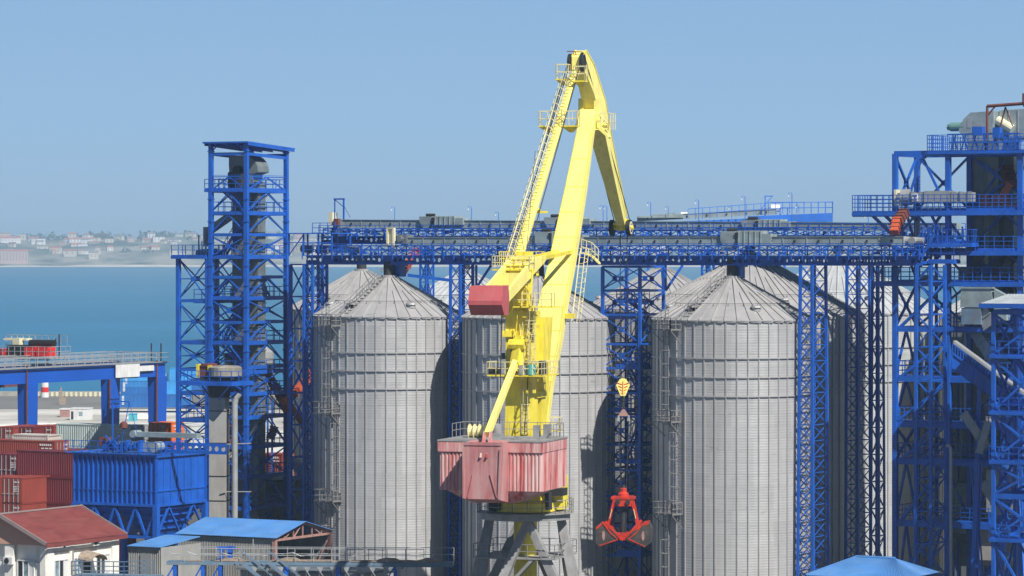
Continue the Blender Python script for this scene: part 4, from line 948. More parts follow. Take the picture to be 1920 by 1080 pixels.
for (px, py, x0, x1) in ((1058,236,-2.1,-.5),(1052,236,.2,1.5),(1077,148,-1.5,-.5),(1072,152,.3,1.3)):
    c = cpx(px,py); xo = MB().box(x0,x1,c.y-.6,c.y+.5,c.z-.1,c.z+.02); xo.ext([(x0,c.y-.5,c.z-.1),(x1,c.y-.5,c.z-.1),(x1*.6+x0*.4,c.y,c.z-.55),(x0*.6+x1*.4,c.y,c.z-.55)],(0,.5,0))
    o = xo.build('platform', M['yellow'], CR); MB().rail([(x0,c.y-.6,c.z),(x1,c.y-.6,c.z),(x1,c.y+.5,c.z),(x0,c.y+.5,c.z)],1.25,.7,.025,close=True).build('railing', M['rail_y'], o)
MB().bar((-.5,tp.y,tp.z+.5),(-.35,tp.y,tp.z+1.05),.06).bar((-.1,tp.y,tp.z+.5),(-.25,tp.y,tp.z+1.05),.06).bar((-1.0,tp.y,tp.z+1.1),(.45,tp.y,tp.z+1.02),.08).build('warning_lamp_bar', M['rust'], CR)
c = cpx(1012,398); MB().box(c.x-.6,c.x+.7,c.y-.4,c.y,c.z-.08,c.z+.1).tube((c.x-.2,c.y-.5,c.z+.2),(c.x+.2,c.y-.5,c.z+.2),.14).build('rope_guide', M['yellow'], CR)
# upper counterweight, its arms and the link to the boom
cw = V(-.15,-10.2,29.85); pr = [(-.95,.35),(-.6,1.15),(.6,1.15),(.95,.35),(.6,-1.1),(-.6,-1.1)]
pr = [(-1.05,.0),(-.55,1.15),(.9,1.2),(1.1,.2),(.9,-1.15),(-.3,-1.15),(-1.05,-.3)]
MB().ext([(cw.x-1.35,cw.y+a,cw.z+b2) for a,b2 in pr], (2.75,0,0)).bar((cw.x-1.36,cw.y-1.06,cw.z-.3),(cw.x+1.4,cw.y-1.06,cw.z-.3),.05).build('counterweight', M['pinkred'], CR)
AR = MB()
for v_ in (-.95,1.0):
    AR.loft([[(v_-.15,-9.3,29.6),(v_+.15,-9.3,29.6),(v_+.15,-9.3,30.5),(v_-.15,-9.3,30.5)],[(v_-.15,-1.0,32.0),(v_+.15,-1.0,32.0),(v_+.15,-1.0,33.2),(v_-.15,-1.0,33.2)],[(v_-.15,2.0,32.9),(v_+.15,2.0,32.9),(v_+.15,2.0,33.4),(v_-.15,2.0,33.4)]])
AR.box(-.95,1.0,-1.4,-.6,32.2,33.3).box(-.8,.85,-4.6,-4.3,31,32)
AR.build('balance_arm', M['paleyellow'], CR)
LK = MB().bar((-.6,1.8,33.1),cpx(1066,470)+V(-.4,-.3,0),.22,.3).bar((.7,1.8,33.1),cpx(1066,470)+V(.8,-.3,0),.22,.3); LK.build('link_rod', M['yellow'], CR)
MB().box(-.85,.85,-2.6,1.0,32.0,32.6).box(-.5,.6,-1.0,.2,33.2,33.7).rail([(-1.3,-3.1,32.6),(-1.3,1,32.6),(1.3,1,32.6)],1.1,.6,.025).build('pylon_head', M['yellow'], CR)
# extra clutter that the photo shows round the pylon: cable loops, brackets, lamps
K = MB(); RK = random.Random(9)
for i in range(26):
    z = RK.uniform(22,33); x = RK.uniform(.2,1.7); y = -2.2-RK.uniform(0,.6); K.box(x,x+RK.uniform(.1,.35),y,y+.2,z,z+RK.uniform(.08,.35))
for i in range(12):
    x = RK.uniform(-1.5,1.7); z = RK.uniform(23,32); K.path([(x,-2.3,z),(x+RK.uniform(-.2,.2),-2.6,z-1),(x+RK.uniform(-.4,.4),-2.4,z-2.2)],.025)
K.build('cables_and_brackets', M['yellow'], CR)
HO = MB().tube((-.35,-1.93,25.85),(-.35,-1.88,25.85),.42,n=18).box(-1.5,-1.15,-2.1,-1.9,25.0,25.5).build('access_hole', M['darkglass'], CR)
# ropes
RP = MB(); t2 = tp+V(0,0,.7)
for x in (-.75,.42):
    RP.tube((x,tp.y-.5,tp.z+.2),(x-.2,-2.5,31.2),.045,n=5); RP.tube((x+.15,tp.y,tp.z+.7),(x+.2 if x > 0 else x-.1,tip.y+.4,tip.z+.55),.04,n=5)
RP.tube((-.6,tp.y-.4,tp.z),(-1.3,-2.8,30.6),.045,n=5).tube((-1.15,-2.8,30.6),(-.9,-4.5,19),.045,n=5).tube((.9,-.9,30),(.9,-3.5,19),.045,n=5).tube((.0,3,42),(.3,-1,33),.025,n=5)
RP.build('rope', M['dark'], CR)
HR_ = MB(); hk = thing('hook_block', 'yellow hook block with red chevrons, hanging from the crane jib', 'hook block', (XY(1168,331), 331, ZZ(727,331)))
for px in (1162.5,1175):
    RP = MB().tube((XY(px,331)-XY(1168,331),0,.6),(XY(px+1,331)-XY(1168,331),0,ZZ(432,331)-ZZ(727,331)),.045,n=5); RP.build('rope', M['dark'], hk)
pt = [(-.22,-.72),(.22,-.72),(.62,.25),(.3,.75),(.1,.85),(-.1,.85),(-.3,.75),(-.62,.25)]
MB().ext([(x,-.28,z) for x,z in pt], (0,.56,0)).build('cheek_plate', M['paleyellow'], hk)
cv = MB()
for k in range(4):
    z = .38-.28*k; wd = .52-.11*k
    for s_ in (-1,1): cv.ext([(s_*.1,-.31,z-.12),(s_*wd,-.31,z+.02),(s_*wd,-.31,z+.1),(s_*.1,-.31,z-.04)],(0,.03,0))
cv.bar((.0,-.33,-.6),(0,-.33,.6),.04); cv.build('chevron', M['brightred'], hk)
MB().tube((0,0,-.7),(0,0,-1.0),.07).tube((0,0,-1),(0,0,-1.75),.16).lathe([(.01,-1.3),(.22,-1.2),(.22,-1.0),(.01,-.95)],12).build('swivel', M['dark'], hk)
sp = thing('spreader', 'rusty triangular spreader plate with two shackles, hanging under the yellow hook block', 'spreader', (XY(1169,331), 331, ZZ(776,331)))
MB().ext([(-.52,-.06,-.2),(.52,-.06,-.2),(.1,-.06,.42),(-.1,-.06,.42)],(0,.12,0)).build('plate', M['brownbeam'], sp)
MB().tube((0,0,.35),(0,0,.75),.06).build('shackle', M['dark'], sp)
for s_ in (-1,1):
    MB().tube((s_*.46,0,-.15),(s_*.46,0,-.65),.1).box(s_*.46-.13,s_*.46+.13,-.08,.08,-.65,-.4).build('shackle', M['galv'], sp)
    MB().tube((s_*.46,0,-.6),(s_*.25,0,ZZ(918,331)-ZZ(776,331)),.045,n=5).build('chain', M['dark'], sp)
# grab
def gp(px, py): return (XY(px,331)-XY(1169,331), ZZ(py,331)-ZZ(970,331))
G = thing('clamshell_grab', 'orange-red clamshell grab with dark steel jaws, hanging open below the spreader plate', 'grab', (XY(1169,331), 331, ZZ(970,331)), radians(-6))
def shell(pts, rim):
    P_ = [gp(*p) for p in pts]; o = MB().ext([(x,-1.0,z) for x,z in P_],(0,2.0,0)).build('jaw', M['grabsteel'], G)
    e = MB()
    for a, b2 in zip(rim, rim[1:]):
        a = gp(*a); b2 = gp(*b2); e.bar((a[0],-1.03,a[1]),(b2[0],-1.03,b2[1]),.08,.08,side=(0,1,0)); e.bar((a[0],1.03,a[1]),(b2[0],1.03,b2[1]),.08,.08,side=(0,1,0))
    e.build('jaw_rim', M['grabred'], o)
    t0 = gp(*(pts[-4] if pts[0][0] > 1150 else pts[1])); sg = 1 if pts[0][0] > 1150 else -1
    hi = sorted(pts, key=lambda p: p[1])[:3]; hp = [gp(*p) for p in sorted(hi)]
    c_ = MB()
    for (xa,za),(xb,zb) in zip(hp, hp[1:]): c_.ext([(xa,-1.02,za+.03),(xb,-1.02,zb+.03),(xb,-1.02,zb-.22),(xa,-1.02,za-.22)],(0,2.04,0))
    c_.build('jaw_top_plate', M['grabred'], o)
    w_ = MB(); cx = sum(p[0] for p in pts)/len(pts); cx, cz = gp(cx+sg*4, 1003)
    w_.ext([(cx+.22*cos(t)*.6,-1.03,cz+.45*sin(t)) for t in [i*pi/6 for i in range(12)]],(0,.03,0)).build('wear_patch', M['brownbeam'], o)
shell([(1119,988),(1131,978),(1150,990),(1164,1007),(1154,1014),(1125,1023),(1118,1016)], [(1131,978),(1146,998),(1160,1010),(1125,1022)])
shell([(1174,1007),(1190,990),(1208,979),(1218,977),(1223,990),(1221,1016),(1211,1024),(1180,1014)], [(1208,979),(1194,998),(1180,1009),(1211,1023)])
for s_ in (-1,1):
    a = gp(1169+s_*5,1005); b2 = gp(1169+s_*34,980)
    for y in (-.95,.95): MB().ext([(a[0],y-.1,a[1]-.2),(b2[0],y-.1,b2[1]+.05),(b2[0]-s_*.15,y-.1,b2[1]+.25),(a[0]+s_*.1,y-.1,a[1]+.15)],(0,.2,0)).build('jaw_arm', M['grabred'], G)
    a = gp(1169+s_*17,938); b2 = gp(1169+s_*27,982)
    for y in (-.75,.75): MB().bar((a[0],y,a[1]),(b2[0],y,b2[1]),.24,.2).build('lifting_arm', M['grabred'], G)
    y = -.9; MB().bar((a[0]+(b2[0]-a[0])*.35,y,a[1]+(b2[1]-a[1])*.35),(a[0]+(b2[0]-a[0])*.75,y,a[1]+(b2[1]-a[1])*.75),.12,.05).build('yellow_mark', M['cream'], G)
a = gp(1150,948); b2 = gp(1188,930)
MB().box(a[0],b2[0],-.85,.85,a[1],b2[1]).box(a[0]-.15,b2[0]+.15,-.9,.9,b2[1]-.25,b2[1]-.05).lathe([(.5,0),(.48,.25),(.3,.4),(.3,.7),(.15,.8),(.01,.82)],16,(0,0,b2[1]-.02)).build('grab_head', M['grabred'], G)
MB().tube((-.45,-1,b2[1]-.5),(-.45,1,b2[1]-.5),.22).tube((.45,-1,b2[1]-.5),(.45,1,b2[1]-.5),.22).tube((0,0,b2[1]+.7),(0,0,b2[1]+1.0),.2).build('head_pulley', M['dark'], G)
a = gp(1169,948); b2 = gp(1169,1000); MB().tube((0,-.2,a[1]),(0,-.2,b2[1]),.28,n=14).tube((.28,-.4,a[1]),(.22,-.5,b2[1]),.05).build('cylinder', M['dark'], G)
a = gp(1155,1012); b2 = gp(1183,998); MB().box(a[0],b2[0],-.9,.9,a[1],b2[1]).tube((0,-1.0,a[1]+.3),(0,1,a[1]+.3),.32).build('lower_block', M['grabred'], G)
# ------------------------------------------------------------------ right process frame
D2 = 337; T2 = thing('process_frame', 'huge open blue steel frame of platforms at the right edge of the photo', 'steel frame', (XY(1778,D2), D2, 0), RZ)
def z2(py): return ZZ(py, D2)
s2 = F/D2; aL = -(1778-1684)/s2/CA; aR = (1905-1778)/(s2*1.01)/CA; aRR = aR*2.0
LV2 = [0]+[z2(p) for p in (1060,985,868,798,722,640,547+70,532,478-8,395,287)]
LV2 = [0]+[z2(p) for p in (985,868,798,712,618,530,470,395,287)]
frame(T2, [aL,0,aR,aRR], [0,5.2], LV2, post=.46, beam=.5, bw=.24, pattern='V', face='bl', brace=.2)
# front face: open bays with single rakers
B = MB()
def br(a0, p0, a1, p1, w=.2, b_=0): B.bar((a0,b_,z2(p0)),(a1,b_,z2(p1)),w)
br(aL+.9,395,aL*.5,295); br(0-.2,388,aL*.5+.1,295); br(aL*.5-1.2,395,aL*.5+.2,405)
for p0, p1 in ((618,532),(712,640),(790,722),(868,800),(985,870),(1080,985)): br(aL+.3,p0,-.3,p1,.26)
B.bar((aL*.5-.4,0,z2(293)),(aL*.5+.4,0,z2(293)),.35)
br(0,470,-1.6,405,.22); br(0.3,530,1.5,478,.16,5.2); br(aR,395,0+1.2,300,.14,5.2); br(0+.4,395,aR*.5,300,.14,5.2)
B.pieces('raker', M['blue'], T2)
plt = [(395,-3.9+aL,aRR,-.9,3.2,1.45,1),(470,-1.6,aRR,-.9,5,1.3,1),(528,aL-2.0,aRR,-.3,4,1.3,1),(612,.0,aRR,-.3,5,1.2,1),(705,aL,aRR,0,5,1.3,1),(790,aL,aRR,.0,5,1.2,1),(860,aL,aRR,0,5,1.3,1),(978,aL,aRR,0,5,1.3,1)]
for py, x0, x1, y0, y1, rh, md in plt: platform(T2, z2(py), x0, x1, y0, y1, rail=rh, step=.62 if py == 395 else .9, beam=.34, mid=3 if py in (395,) else 2)
platform(T2, z2(283), -1.9, aRR, -.4, 6.4, rail=1.45, step=.5, beam=.2, mid=3)
# brackets under the cantilever platform
B = MB().bar((aL-.3,0,z2(440)),(aL-2.3,0,z2(403)),.26).bar((aL-.3,3,z2(440)),(aL-2.3,3,z2(403)),.26).bar((aL+.4,0,z2(440)),(aL+2.0,0,z2(403)),.2).bar((aL+3.8,0,z2(440)),(aL+2.2,0,z2(403)),.2).bar((aL-3.9,-.8,z2(401)),(0,-.8,z2(401)),.2,.5)
B.build('bracket', M['blue'], T2)
stair(T2, (-2.3,-1.0,z2(500)), (-.6,-1.0,z2(440)), .9, bdir=(0,-1,0)); stair(T2, (-2.8,-.9,z2(480)), (-1.6,-.9,z2(445)), .8, bdir=(0,-1,0))
platform(T2, z2(486), -1.2, 1.3, -1.9, -.4, rail=1.1); platform(T2, z2(455), -1.3, 3.0, -1.8, -.2, rail=1.2, step=.5)
RQ = random.Random(17)
for k in range(16):
    a, b_ = RQ.uniform(aL+.5,aRR-1), RQ.uniform(.8,7); zt_ = z2(RQ.choice((395,470,530,618,712))); zb_ = z2(RQ.choice((790,868,985,1060)))
    MB().path([(a,b_,zb_),(a,b_,zt_-1),(a+RQ.uniform(-1,1),b_,zt_)], RQ.uniform(.07,.22), 8).build('pipe', M[RQ.choice(('galv','conv','casing','blue'))], T2)
for k in range(14):
    a = RQ.uniform(aL+.3,aRR-3); z = z2(RQ.choice((530,618,712,798,868,985)))+.02; y = RQ.uniform(.6,5); wd = RQ.uniform(.5,1.6)
    MB().box(a,a+wd,y,y+wd*.7,z,z+RQ.uniform(.6,1.7)).tube((a+wd*.3,y-.2,z+.4),(a+wd*.3,y+wd,z+.4),.25).build('equipment_box', M[RQ.choice(('casing','conv','blue','galv','dark'))], T2)
# equipment on and in the frame
def eq(name, label, cat, px, py, d, rz=RZ): return thing(name, label, cat, (XY(px,d), d, ZZ(py,d)), rz)
def zr(py, base, d): return ZZ(py,d)-ZZ(base,d)
def elevator(label, px, d, legs, hz):
    e = thing('bucket_elevator', label, 'elevator', (XY(px,d), d, 0), RZ)
    for a, wd in legs:
        b = MB().box(a,a+wd,0,1.5,0,hz-.02)
        for k in range(16): b.box(a-.06,a+wd+.06,-.06,1.56,3+2.4*k,3.1+2.4*k)
        b.build('leg_casing', M['casing'], e)
    return e
hz_ = ZZ(262,339); e = elevator('left dark grey bucket elevator of the big blue frame, a green motor on its head', 1842, 341, ((-1.4,1.5),(.6,1.0)), hz_)
MB().loft([[(-1.6,0,0),(.6,0,0),(.6,1.6,0),(-1.6,1.6,0)],[(-2.4,0,.9),(.9,0,.9),(.9,1.6,.9),(-2.4,1.6,.9)],[(-1.9,0,2.0),(1.1,0,2.0),(1.1,1.6,2.0),(-1.9,1.6,2.0)],[(-1.2,0,2.6),(1.1,0,2.7),(1.1,1.6,2.7),(-1.2,1.6,2.6)]]).build('head_casing', M['conv'], e, loc=(0,0,hz_))
MB().tube((-3.3,.4,1.3),(-1.9,.4,1.3),.42,n=14).tube((-3.6,.4,1.3),(-3.3,.4,1.3),.3).build('motor', M['green'], e, loc=(0,0,hz_))
MB().box(-1.5,-1.1,-.03,0,1.2,2.1).box(-.6,-.1,-.03,0,.9,1.6).pieces('cover_plate', M['galv'], e)
for o in e.children:
    if o.name.startswith('cover_plate'): o.location.z = hz_
e = elevator('right dark grey bucket elevator with a ribbed pale green head, behind the rust-red lifting frame', 1893, 341, ((-1.2,1.6),(1.6,1.6)), hz_)
MB().loft([[(-1.5,0,0),(3.6,0,0),(3.6,1.8,0),(-1.5,1.8,0)],[(-1.8,0,1.0),(3.8,0,1.0),(3.8,1.8,1.0),(-1.8,1.8,1.0)],[(-1.5,0,2.2),(3.8,0,2.4),(3.8,1.8,2.4),(-1.5,1.8,2.2)],[(-.8,0,2.8),(3.8,0,3.0),(3.8,1.8,3.0),(-.8,1.8,2.8)]]).build('head_casing', M['conv'], e, loc=(0,0,hz_))
b = MB()
for k in range(6): b.box(-1+.9*k,-.9+.9*k,-.06,1.86,.2,2.8)
b.build('casing_rib', M['galv'], e, loc=(0,0,hz_))
MB().tube((-2.6,-.2,1.6),(-1.2,-.2,1.5),.45,n=14).build('motor', M['green'], e, loc=(0,0,hz_)); MB().tube((-1.1,-.3,1.9),(.4,-.3,1.0),.42,n=12).build('gearbox', M['cream'], e, loc=(0,0,hz_))
e = eq('pipe_frame', 'rust-red lifting frame standing over the elevator heads at the top right', 'lifting frame', 1851, 262, 336.5)
zt = zr(199,262,336.5); MB().tube((0,0,0),(0,0,zt),.13).tube((0,0,zt),(5.2,0,zt+.25),.15).tube((3.6,0,zt+.2),(3.6,0,zt+1.1),.2).tube((0,0,zt-.9),(.8,0,zt),.08).tube((3.5,0,zt),(4.4,0,zt-.8),.07).tube((5.2,0,0),(5.2,0,zt+.2),.13).tube((1.7,.2,zt-.1),(1.2,.2,1.2),.08).tube((1.7,.2,zt-.1),(2.4,.2,1.2),.06).build('pipe', M['rust'], e)
e = eq('support_stand', 'cluster of small blue stands and drives on the top deck of the big blue frame', 'machine stand', 1815, 283, 336.5)
b = MB()
for k in range(7):
    a = -1.7+k*1.0; b.bar((a,0,0),(a+.5,0,1.5),.1).bar((a+.7,0,0),(a+.2,0,1.5),.1); b.box(a-.1,a+.75,-.2,.6,.7,.85)
b.box(-2,5,-.1,.1,1.45,1.6).box(.5,1.5,-.3,.5,1.4,2.2).box(2.5,3.2,-.3,.4,1.2,2.1).build('stand', M['blue'], e)
e = thing('dark_filler_box', 'tall dark grey box added to imitate shade behind the long inclined bridge', 'bin', (XY(1812,347), 347, 0), RZ)
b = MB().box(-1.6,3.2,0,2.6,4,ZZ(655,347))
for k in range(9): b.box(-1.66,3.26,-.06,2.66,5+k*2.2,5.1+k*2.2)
b.build('filler_shell', M['casing'], e)  # added dark box, stands in for the shaded depth of the frame
for x in (-1.4,3): MB().bar((x,.2,0),(x,.2,4),.25).build('leg', M['blue'], e)
e = eq('belt_conveyor', 'pale grey conveyor with a round end resting on the highest cantilever platform', 'conveyor', 1676, 386, 339)
MB().tube((.6,.6,.8),(1.5,.6,.8),.75,.75,16).box(.3,7.6,.1,1.1,.35,1.2).box(.3,.7,-.2,1.4,0,.9).box(3,5.5,.0,1.2,.35,1.35).build('casing', M['galv'], e)
b = MB()
for k in range(8): b.box(1.6+k*.8,1.68+k*.8,.02,1.18,.3,1.28)
b.build('casing_rib', M['casing'], e); MB().box(0,.25,.0,.9,0,1.5).build('belt_guard', M['cream'], e); MB().box(1.9,2.4,-.3,.2,.4,1.1).build('motor', M['white'], e)
e = eq('gate_valve', 'row of orange-red slide gates on the highest cantilever platform beside the dark legs', 'valve', 1856, 387, 337)
MB().box(-1.0,-.1,0,1,.1,1.1).box(.2,1.6,0,1,.3,1.0).box(2.6,5,0,1,.0,.5).box(-.9,3,.1,.8,0,.25).build('gate_body', M['orange'], e)
chute(1893,345,1870,382, 337,337, 'orange-red chute slanting down among the dark legs near the right edge', .75)
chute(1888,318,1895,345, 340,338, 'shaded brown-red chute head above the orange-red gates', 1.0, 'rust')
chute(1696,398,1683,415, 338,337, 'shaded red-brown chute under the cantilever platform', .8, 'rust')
chute(1682,412,1677,436, 337,336, 'bright orange-red spout between the cantilever platform and the long gallery', .7)
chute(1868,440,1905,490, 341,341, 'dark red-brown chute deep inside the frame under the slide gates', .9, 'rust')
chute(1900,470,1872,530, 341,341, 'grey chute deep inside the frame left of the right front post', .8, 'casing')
chute(1838,560,1865,612, 336,335, 'broad pale grey transfer chute below the grey filter hood', 1.7, 'galv')
chute(1830,615,1880,690, 338,336, 'shaded grey chute running down to the inclined conveyor', 1.4, 'conv')
e = eq('filter_hood', 'big grey sheet-metal hood with a sloping side inside the right-hand frame', 'filter', 1802, 618, 335.5)
z_ = lambda py: zr(py,618,335.5)
MB().loft([[(-.1,0,z_(576)),(3.2,0,z_(576)),(3.2,2,z_(576)),(-.1,2,z_(576))],[(0,0,z_(541)),(2.9,0,z_(541)),(2.9,2,z_(541)),(0,2,z_(541))]]).box(-.2,3.1,-.1,2.1,z_(541),z_(538)).ext([(3.2,0,z_(541)),(4.2,0,z_(552)),(4.4,0,z_(600)),(3.2,0,z_(600))],(0,2,0)).build('hood', M['conv'], e)
MB().box(0,1.9,.05,1.9,z_(608),z_(577)).build('filter_cabinet', M['bluegrey'], e)
chute(1806,775,1850,838, 331,331, 'sunlit grey chute low in the big frame, left of the raking trestle', .9, 'galv')
chute(1852,790,1836,850, 330,330, 'pale grey chute leaning left behind the small roofed tower', .7, 'galv')
chute(1842,905,1878,962, 328,328, 'pale grey chute near the foot of the raking trestle', .9, 'galv')
chute(1868,700,1905,752, 333,333, 'short grey chute over the lower end of the inclined bridge', .8, 'galv')
# inclined conveyor bridge
e = thing('conveyor_bridge', 'dark blue railed conveyor bridge sloping down to the right, behind the small roofed tower', 'conveyor bridge', (XY(1786,332), 332, ZZ(665,332)), radians(-18))
Lb = (XY(1925,328)-XY(1786,332))/cos(radians(18)); dz = ZZ(765,328)-ZZ(665,332)
b = MB()
for y in (0,2.2):
    b.ext([(0,y,-1.3),(Lb,y,dz-1.3),(Lb,y,dz+.1),(0,y,.1)],(0,.08,0)); b.bar((0,y-.03,.15),(Lb,y-.03,dz+.15),.16); b.bar((0,y-.03,1.0),(Lb,y-.03,dz+1.0),.09)
    for k in range(27): x = Lb*k/26; b.bar((x,y-.03,dz*k/26+.1),(x,y-.03,dz*k/26+1.0),.09)
    for k in range(8): x = Lb*k/7; b.bar((x,y-.03,dz*k/7-1.3),(x,y-.03,dz*k/7),.1)
b.ext([(0,0,-1.3),(Lb,0,dz-1.3),(Lb,0,dz-1.2),(0,0,-1.2)],(0,2.2,0)); b.build('side_girder', M['blue'], e)
MB().ext([(0,.35,1.0),(Lb,.35,dz+1.0),(Lb,.35,dz+1.25),(0,.35,1.25)],(0,1.5,0)).build('cover', M['galv'], e)
for k in (.35,.7): MB().bar((Lb*k,1,-1.3+dz*k),(Lb*k-.8,1,-ZZ(665,332)),.35).build('leg', M['blue'], e)
# raking steel trestle
e = thing('raking_trestle', 'sunlit raking blue trestle leg with rungs, left of the small roofed tower', 'trestle', (XY(1822,326), 326, 0), RZ)
zb, zt = ZZ(1056,326), ZZ(868,326); b = MB()
for y in (0,.6): b.bar((0,y,zb-6),(.5,y,zt),.42,.3); b.bar((1.3,y,zb-6),(-.1,y,zt),.12)
b.build('leg', M['blue'], e); b = MB()
for k in range(18): z = zb-5+k*(zt-zb+5)/18; u = .5*(z-zb+6)/(zt-zb+6); b.bar((u-.5,0,z),(u+.1,.5,z),.07)
b.build('rung', M['blue'], e)
e = thing('raking_trestle', 'paler raking trestle leg inside the small roofed tower at the right edge', 'trestle', (XY(1893,330), 330, 0), RZ)
b = MB().bar((-.8,0,4),(0,0,ZZ(770,330)),.5,.4).bar((1.2,0,4),(.1,0,ZZ(770,330)),.5,.4); b.build('leg', M['blue2'], e)
b = MB()
for k in range(9): z = 6+k*1.6; b.bar((-.6,0,z),(1,0,z+.8),.1).bar((1,0,z),(-.6,0,z+.8),.1)
b.build('bracing', M['blue2'], e)
# small roofed tower at the right edge
D3 = 322; T3 = thing('roofed_tower', 'slim blue tower with a pale corrugated roof at the right photo edge', 'tower', (XY(1863,D3), D3, 0), RZ)
def z3(py): return ZZ(py,D3)
a3 = 5.2; frame(T3, [0,a3], [0,5.2], [0]+[z3(p) for p in (1010,930,866,774,668,585)], post=.32, beam=.45, bw=.22, pattern='X', brace=.2)
for py in (664,770,862,1008): platform(T3, z3(py), -.3, a3, -.3, 5.2, rail=1.15, step=.9, beam=.25)
rf = MB().corr((-1.0,-.9,z3(570)), (a3+2,0,0), (0,6.6,.75), (0,0,.08), 26).ext([(-1.0,-.9,z3(570)-.1),(a3+1,-.9,z3(570)-.1),(a3+1,5.7,z3(570)+.65),(-1,5.7,z3(570)+.65)],(0,0,.06))
rf.build('roof', M['bluegrey'] if 0 else paint('pale_roof_sheet',(.40,.44,.46),.5,.1,.15,.6,(.2,.14,.1),.4), T3)
MB().box(-1.0,a3+1,-.98,-.9,z3(570)-.35,z3(570)+.05).build('gutter', M['blue'], T3)
stair(T3, (.8,1.2,z3(862)), (4.2,1.2,z3(774)), .8); stair(T3, (4.2,2.4,z3(770)), (.8,2.4,z3(668)), .8)
e = thing('drive_unit', 'tangle of small blue drive gear on the second deck of the small roofed tower', 'machine', (XY(1890,323), 323, z3(770)), RZ)
b = MB(); RR = random.Random(4)
for k in range(16): x, y, z = RR.uniform(-1.6,2.4), RR.uniform(0,2), RR.uniform(.2,2.1); b.tube((x,y,z),(x+RR.uniform(-.6,.6),y,z+RR.uniform(-.7,.7)),RR.uniform(.08,.22))
for k in range(6): x = -1.5+k*.7; b.tube((x,0,.6),(x,.3,.6),.3,n=12)
b.build('drive_gear', M['blue2'], e)
# equipment boxes in the shade below: bins, blowers
for (px, py0, py1, d, wd, mt, lab) in ((1815,1000,905,345,4,'conv','shaded grey bin low inside the right-hand frame'),(1845,860,800,345,3,'galv','small pale bin half way down the right-hand frame'),(1805,700,632,344,2.4,'conv','shaded grey bin behind the upper end of the inclined bridge'),(1885,960,880,336,3.2,'galv','pale bin seen through the small roofed tower'),(1868,1050,985,336,3.5,'concrete','pale block at the foot of the small roofed tower')):
    e = thing('storage_bin', lab, 'bin', (XY(px,d), d, 0), RZ); zt_, zb_ = ZZ(py1,d), ZZ(py0,d)
    MB().loft([[(-wd*.15,wd*.1,zb_-1),(wd*.15,wd*.1,zb_-1),(wd*.15,wd*.4,zb_-1),(-wd*.15,wd*.4,zb_-1)],[(-wd/2,-wd*.2,zb_),(wd/2,-wd*.2,zb_),(wd/2,wd*.6,zb_),(-wd/2,wd*.6,zb_)],[(-wd/2,-wd*.2,zt_),(wd/2,-wd*.2,zt_),(wd/2,wd*.6,zt_),(-wd/2,wd*.6,zt_)]]).build('bin_body', M[mt], e)
    for a in (-.42,.42):
        for b2 in (-.15,.55): MB().bar((wd*a,wd*b2,0),(wd*a,wd*b2,zb_+.5),.18).build('leg', M['blue'], e)
pc = thing('bent_pipe', 'bright vertical pipe with a bent top in the shade under the right-hand frame', 'pipe', (XY(1783,330), 330, 0)); MB().path([(0,0,0),(0,0,ZZ(845,330)),(-.06,0,ZZ(838,330)),(-.25,0,ZZ(834,330)),(-.4,0,ZZ(838,330))],.13,8).build('pipe', M['galv'], pc)

# blue canopy roof bottom right
e = thing('canopy_roof', 'blue pyramid-ended corrugated canopy at the bottom edge, below the sunlit mast', 'canopy', (XY(1510,318), 318, 0), RZ)
zE, zR = ZZ(1079,318), ZZ(1047,322)
b = MB(); A_, B_, C_, D_ = V(0,0,zE), V(9,0,zE), V(9,8.4,zE), V(0,8.4,zE); R1, R2 = V(2.9,4.2,zR+.25), V(6.6,4.2,zR+.25)
def slope_corr(mb, p, q, r_, s_, n):
    """corrugated quad p-q (eave) r-s (ridge)"""
    p, q, r_, s_ = map(Vector, (p,q,r_,s_)); vs = []; nn = (q-p).cross(s_-p).normalized()*.06
    for i in range(n):
        for t, o in ((0,0),(.35,0),(.5,1),(.85,1)):
            u = (i+t)/n; vs.append((p.lerp(q,u)+nn*o, s_.lerp(r_,u)+nn*o))
    vs.append((q, r_)); m_ = len(vs)
    mb.add([a for a,_ in vs]+[c for _,c in vs], [(i,i+1,i+1+m_,i+m_) for i in range(m_-1)])
slope_corr(b, A_, B_, R2, R1, 50); slope_corr(b, D_, A_, R1, R1+V(0,.01,0), 36); slope_corr(b, B_, C_, R2+V(0,.01,0), R2, 36); slope_corr(b, C_, D_, R1, R2, 50)
b.build('roof_sheet', M['roofblue'], e)
MB().tube(tuple(R1+V(0,0,.06)), tuple(R2+V(0,0,.06)), .12, n=8).bar(A_+V(0,0,.08),R1+V(0,0,.08),.2,.08).build('ridge_cap', M['roofblue'], e)
for (x, y) in ((.6,.6),(8.4,.6),(8.4,7.8),(.6,7.8)): MB().bar((x,y,0),(x,y,zE),.25).build('post', M['blue'], e)

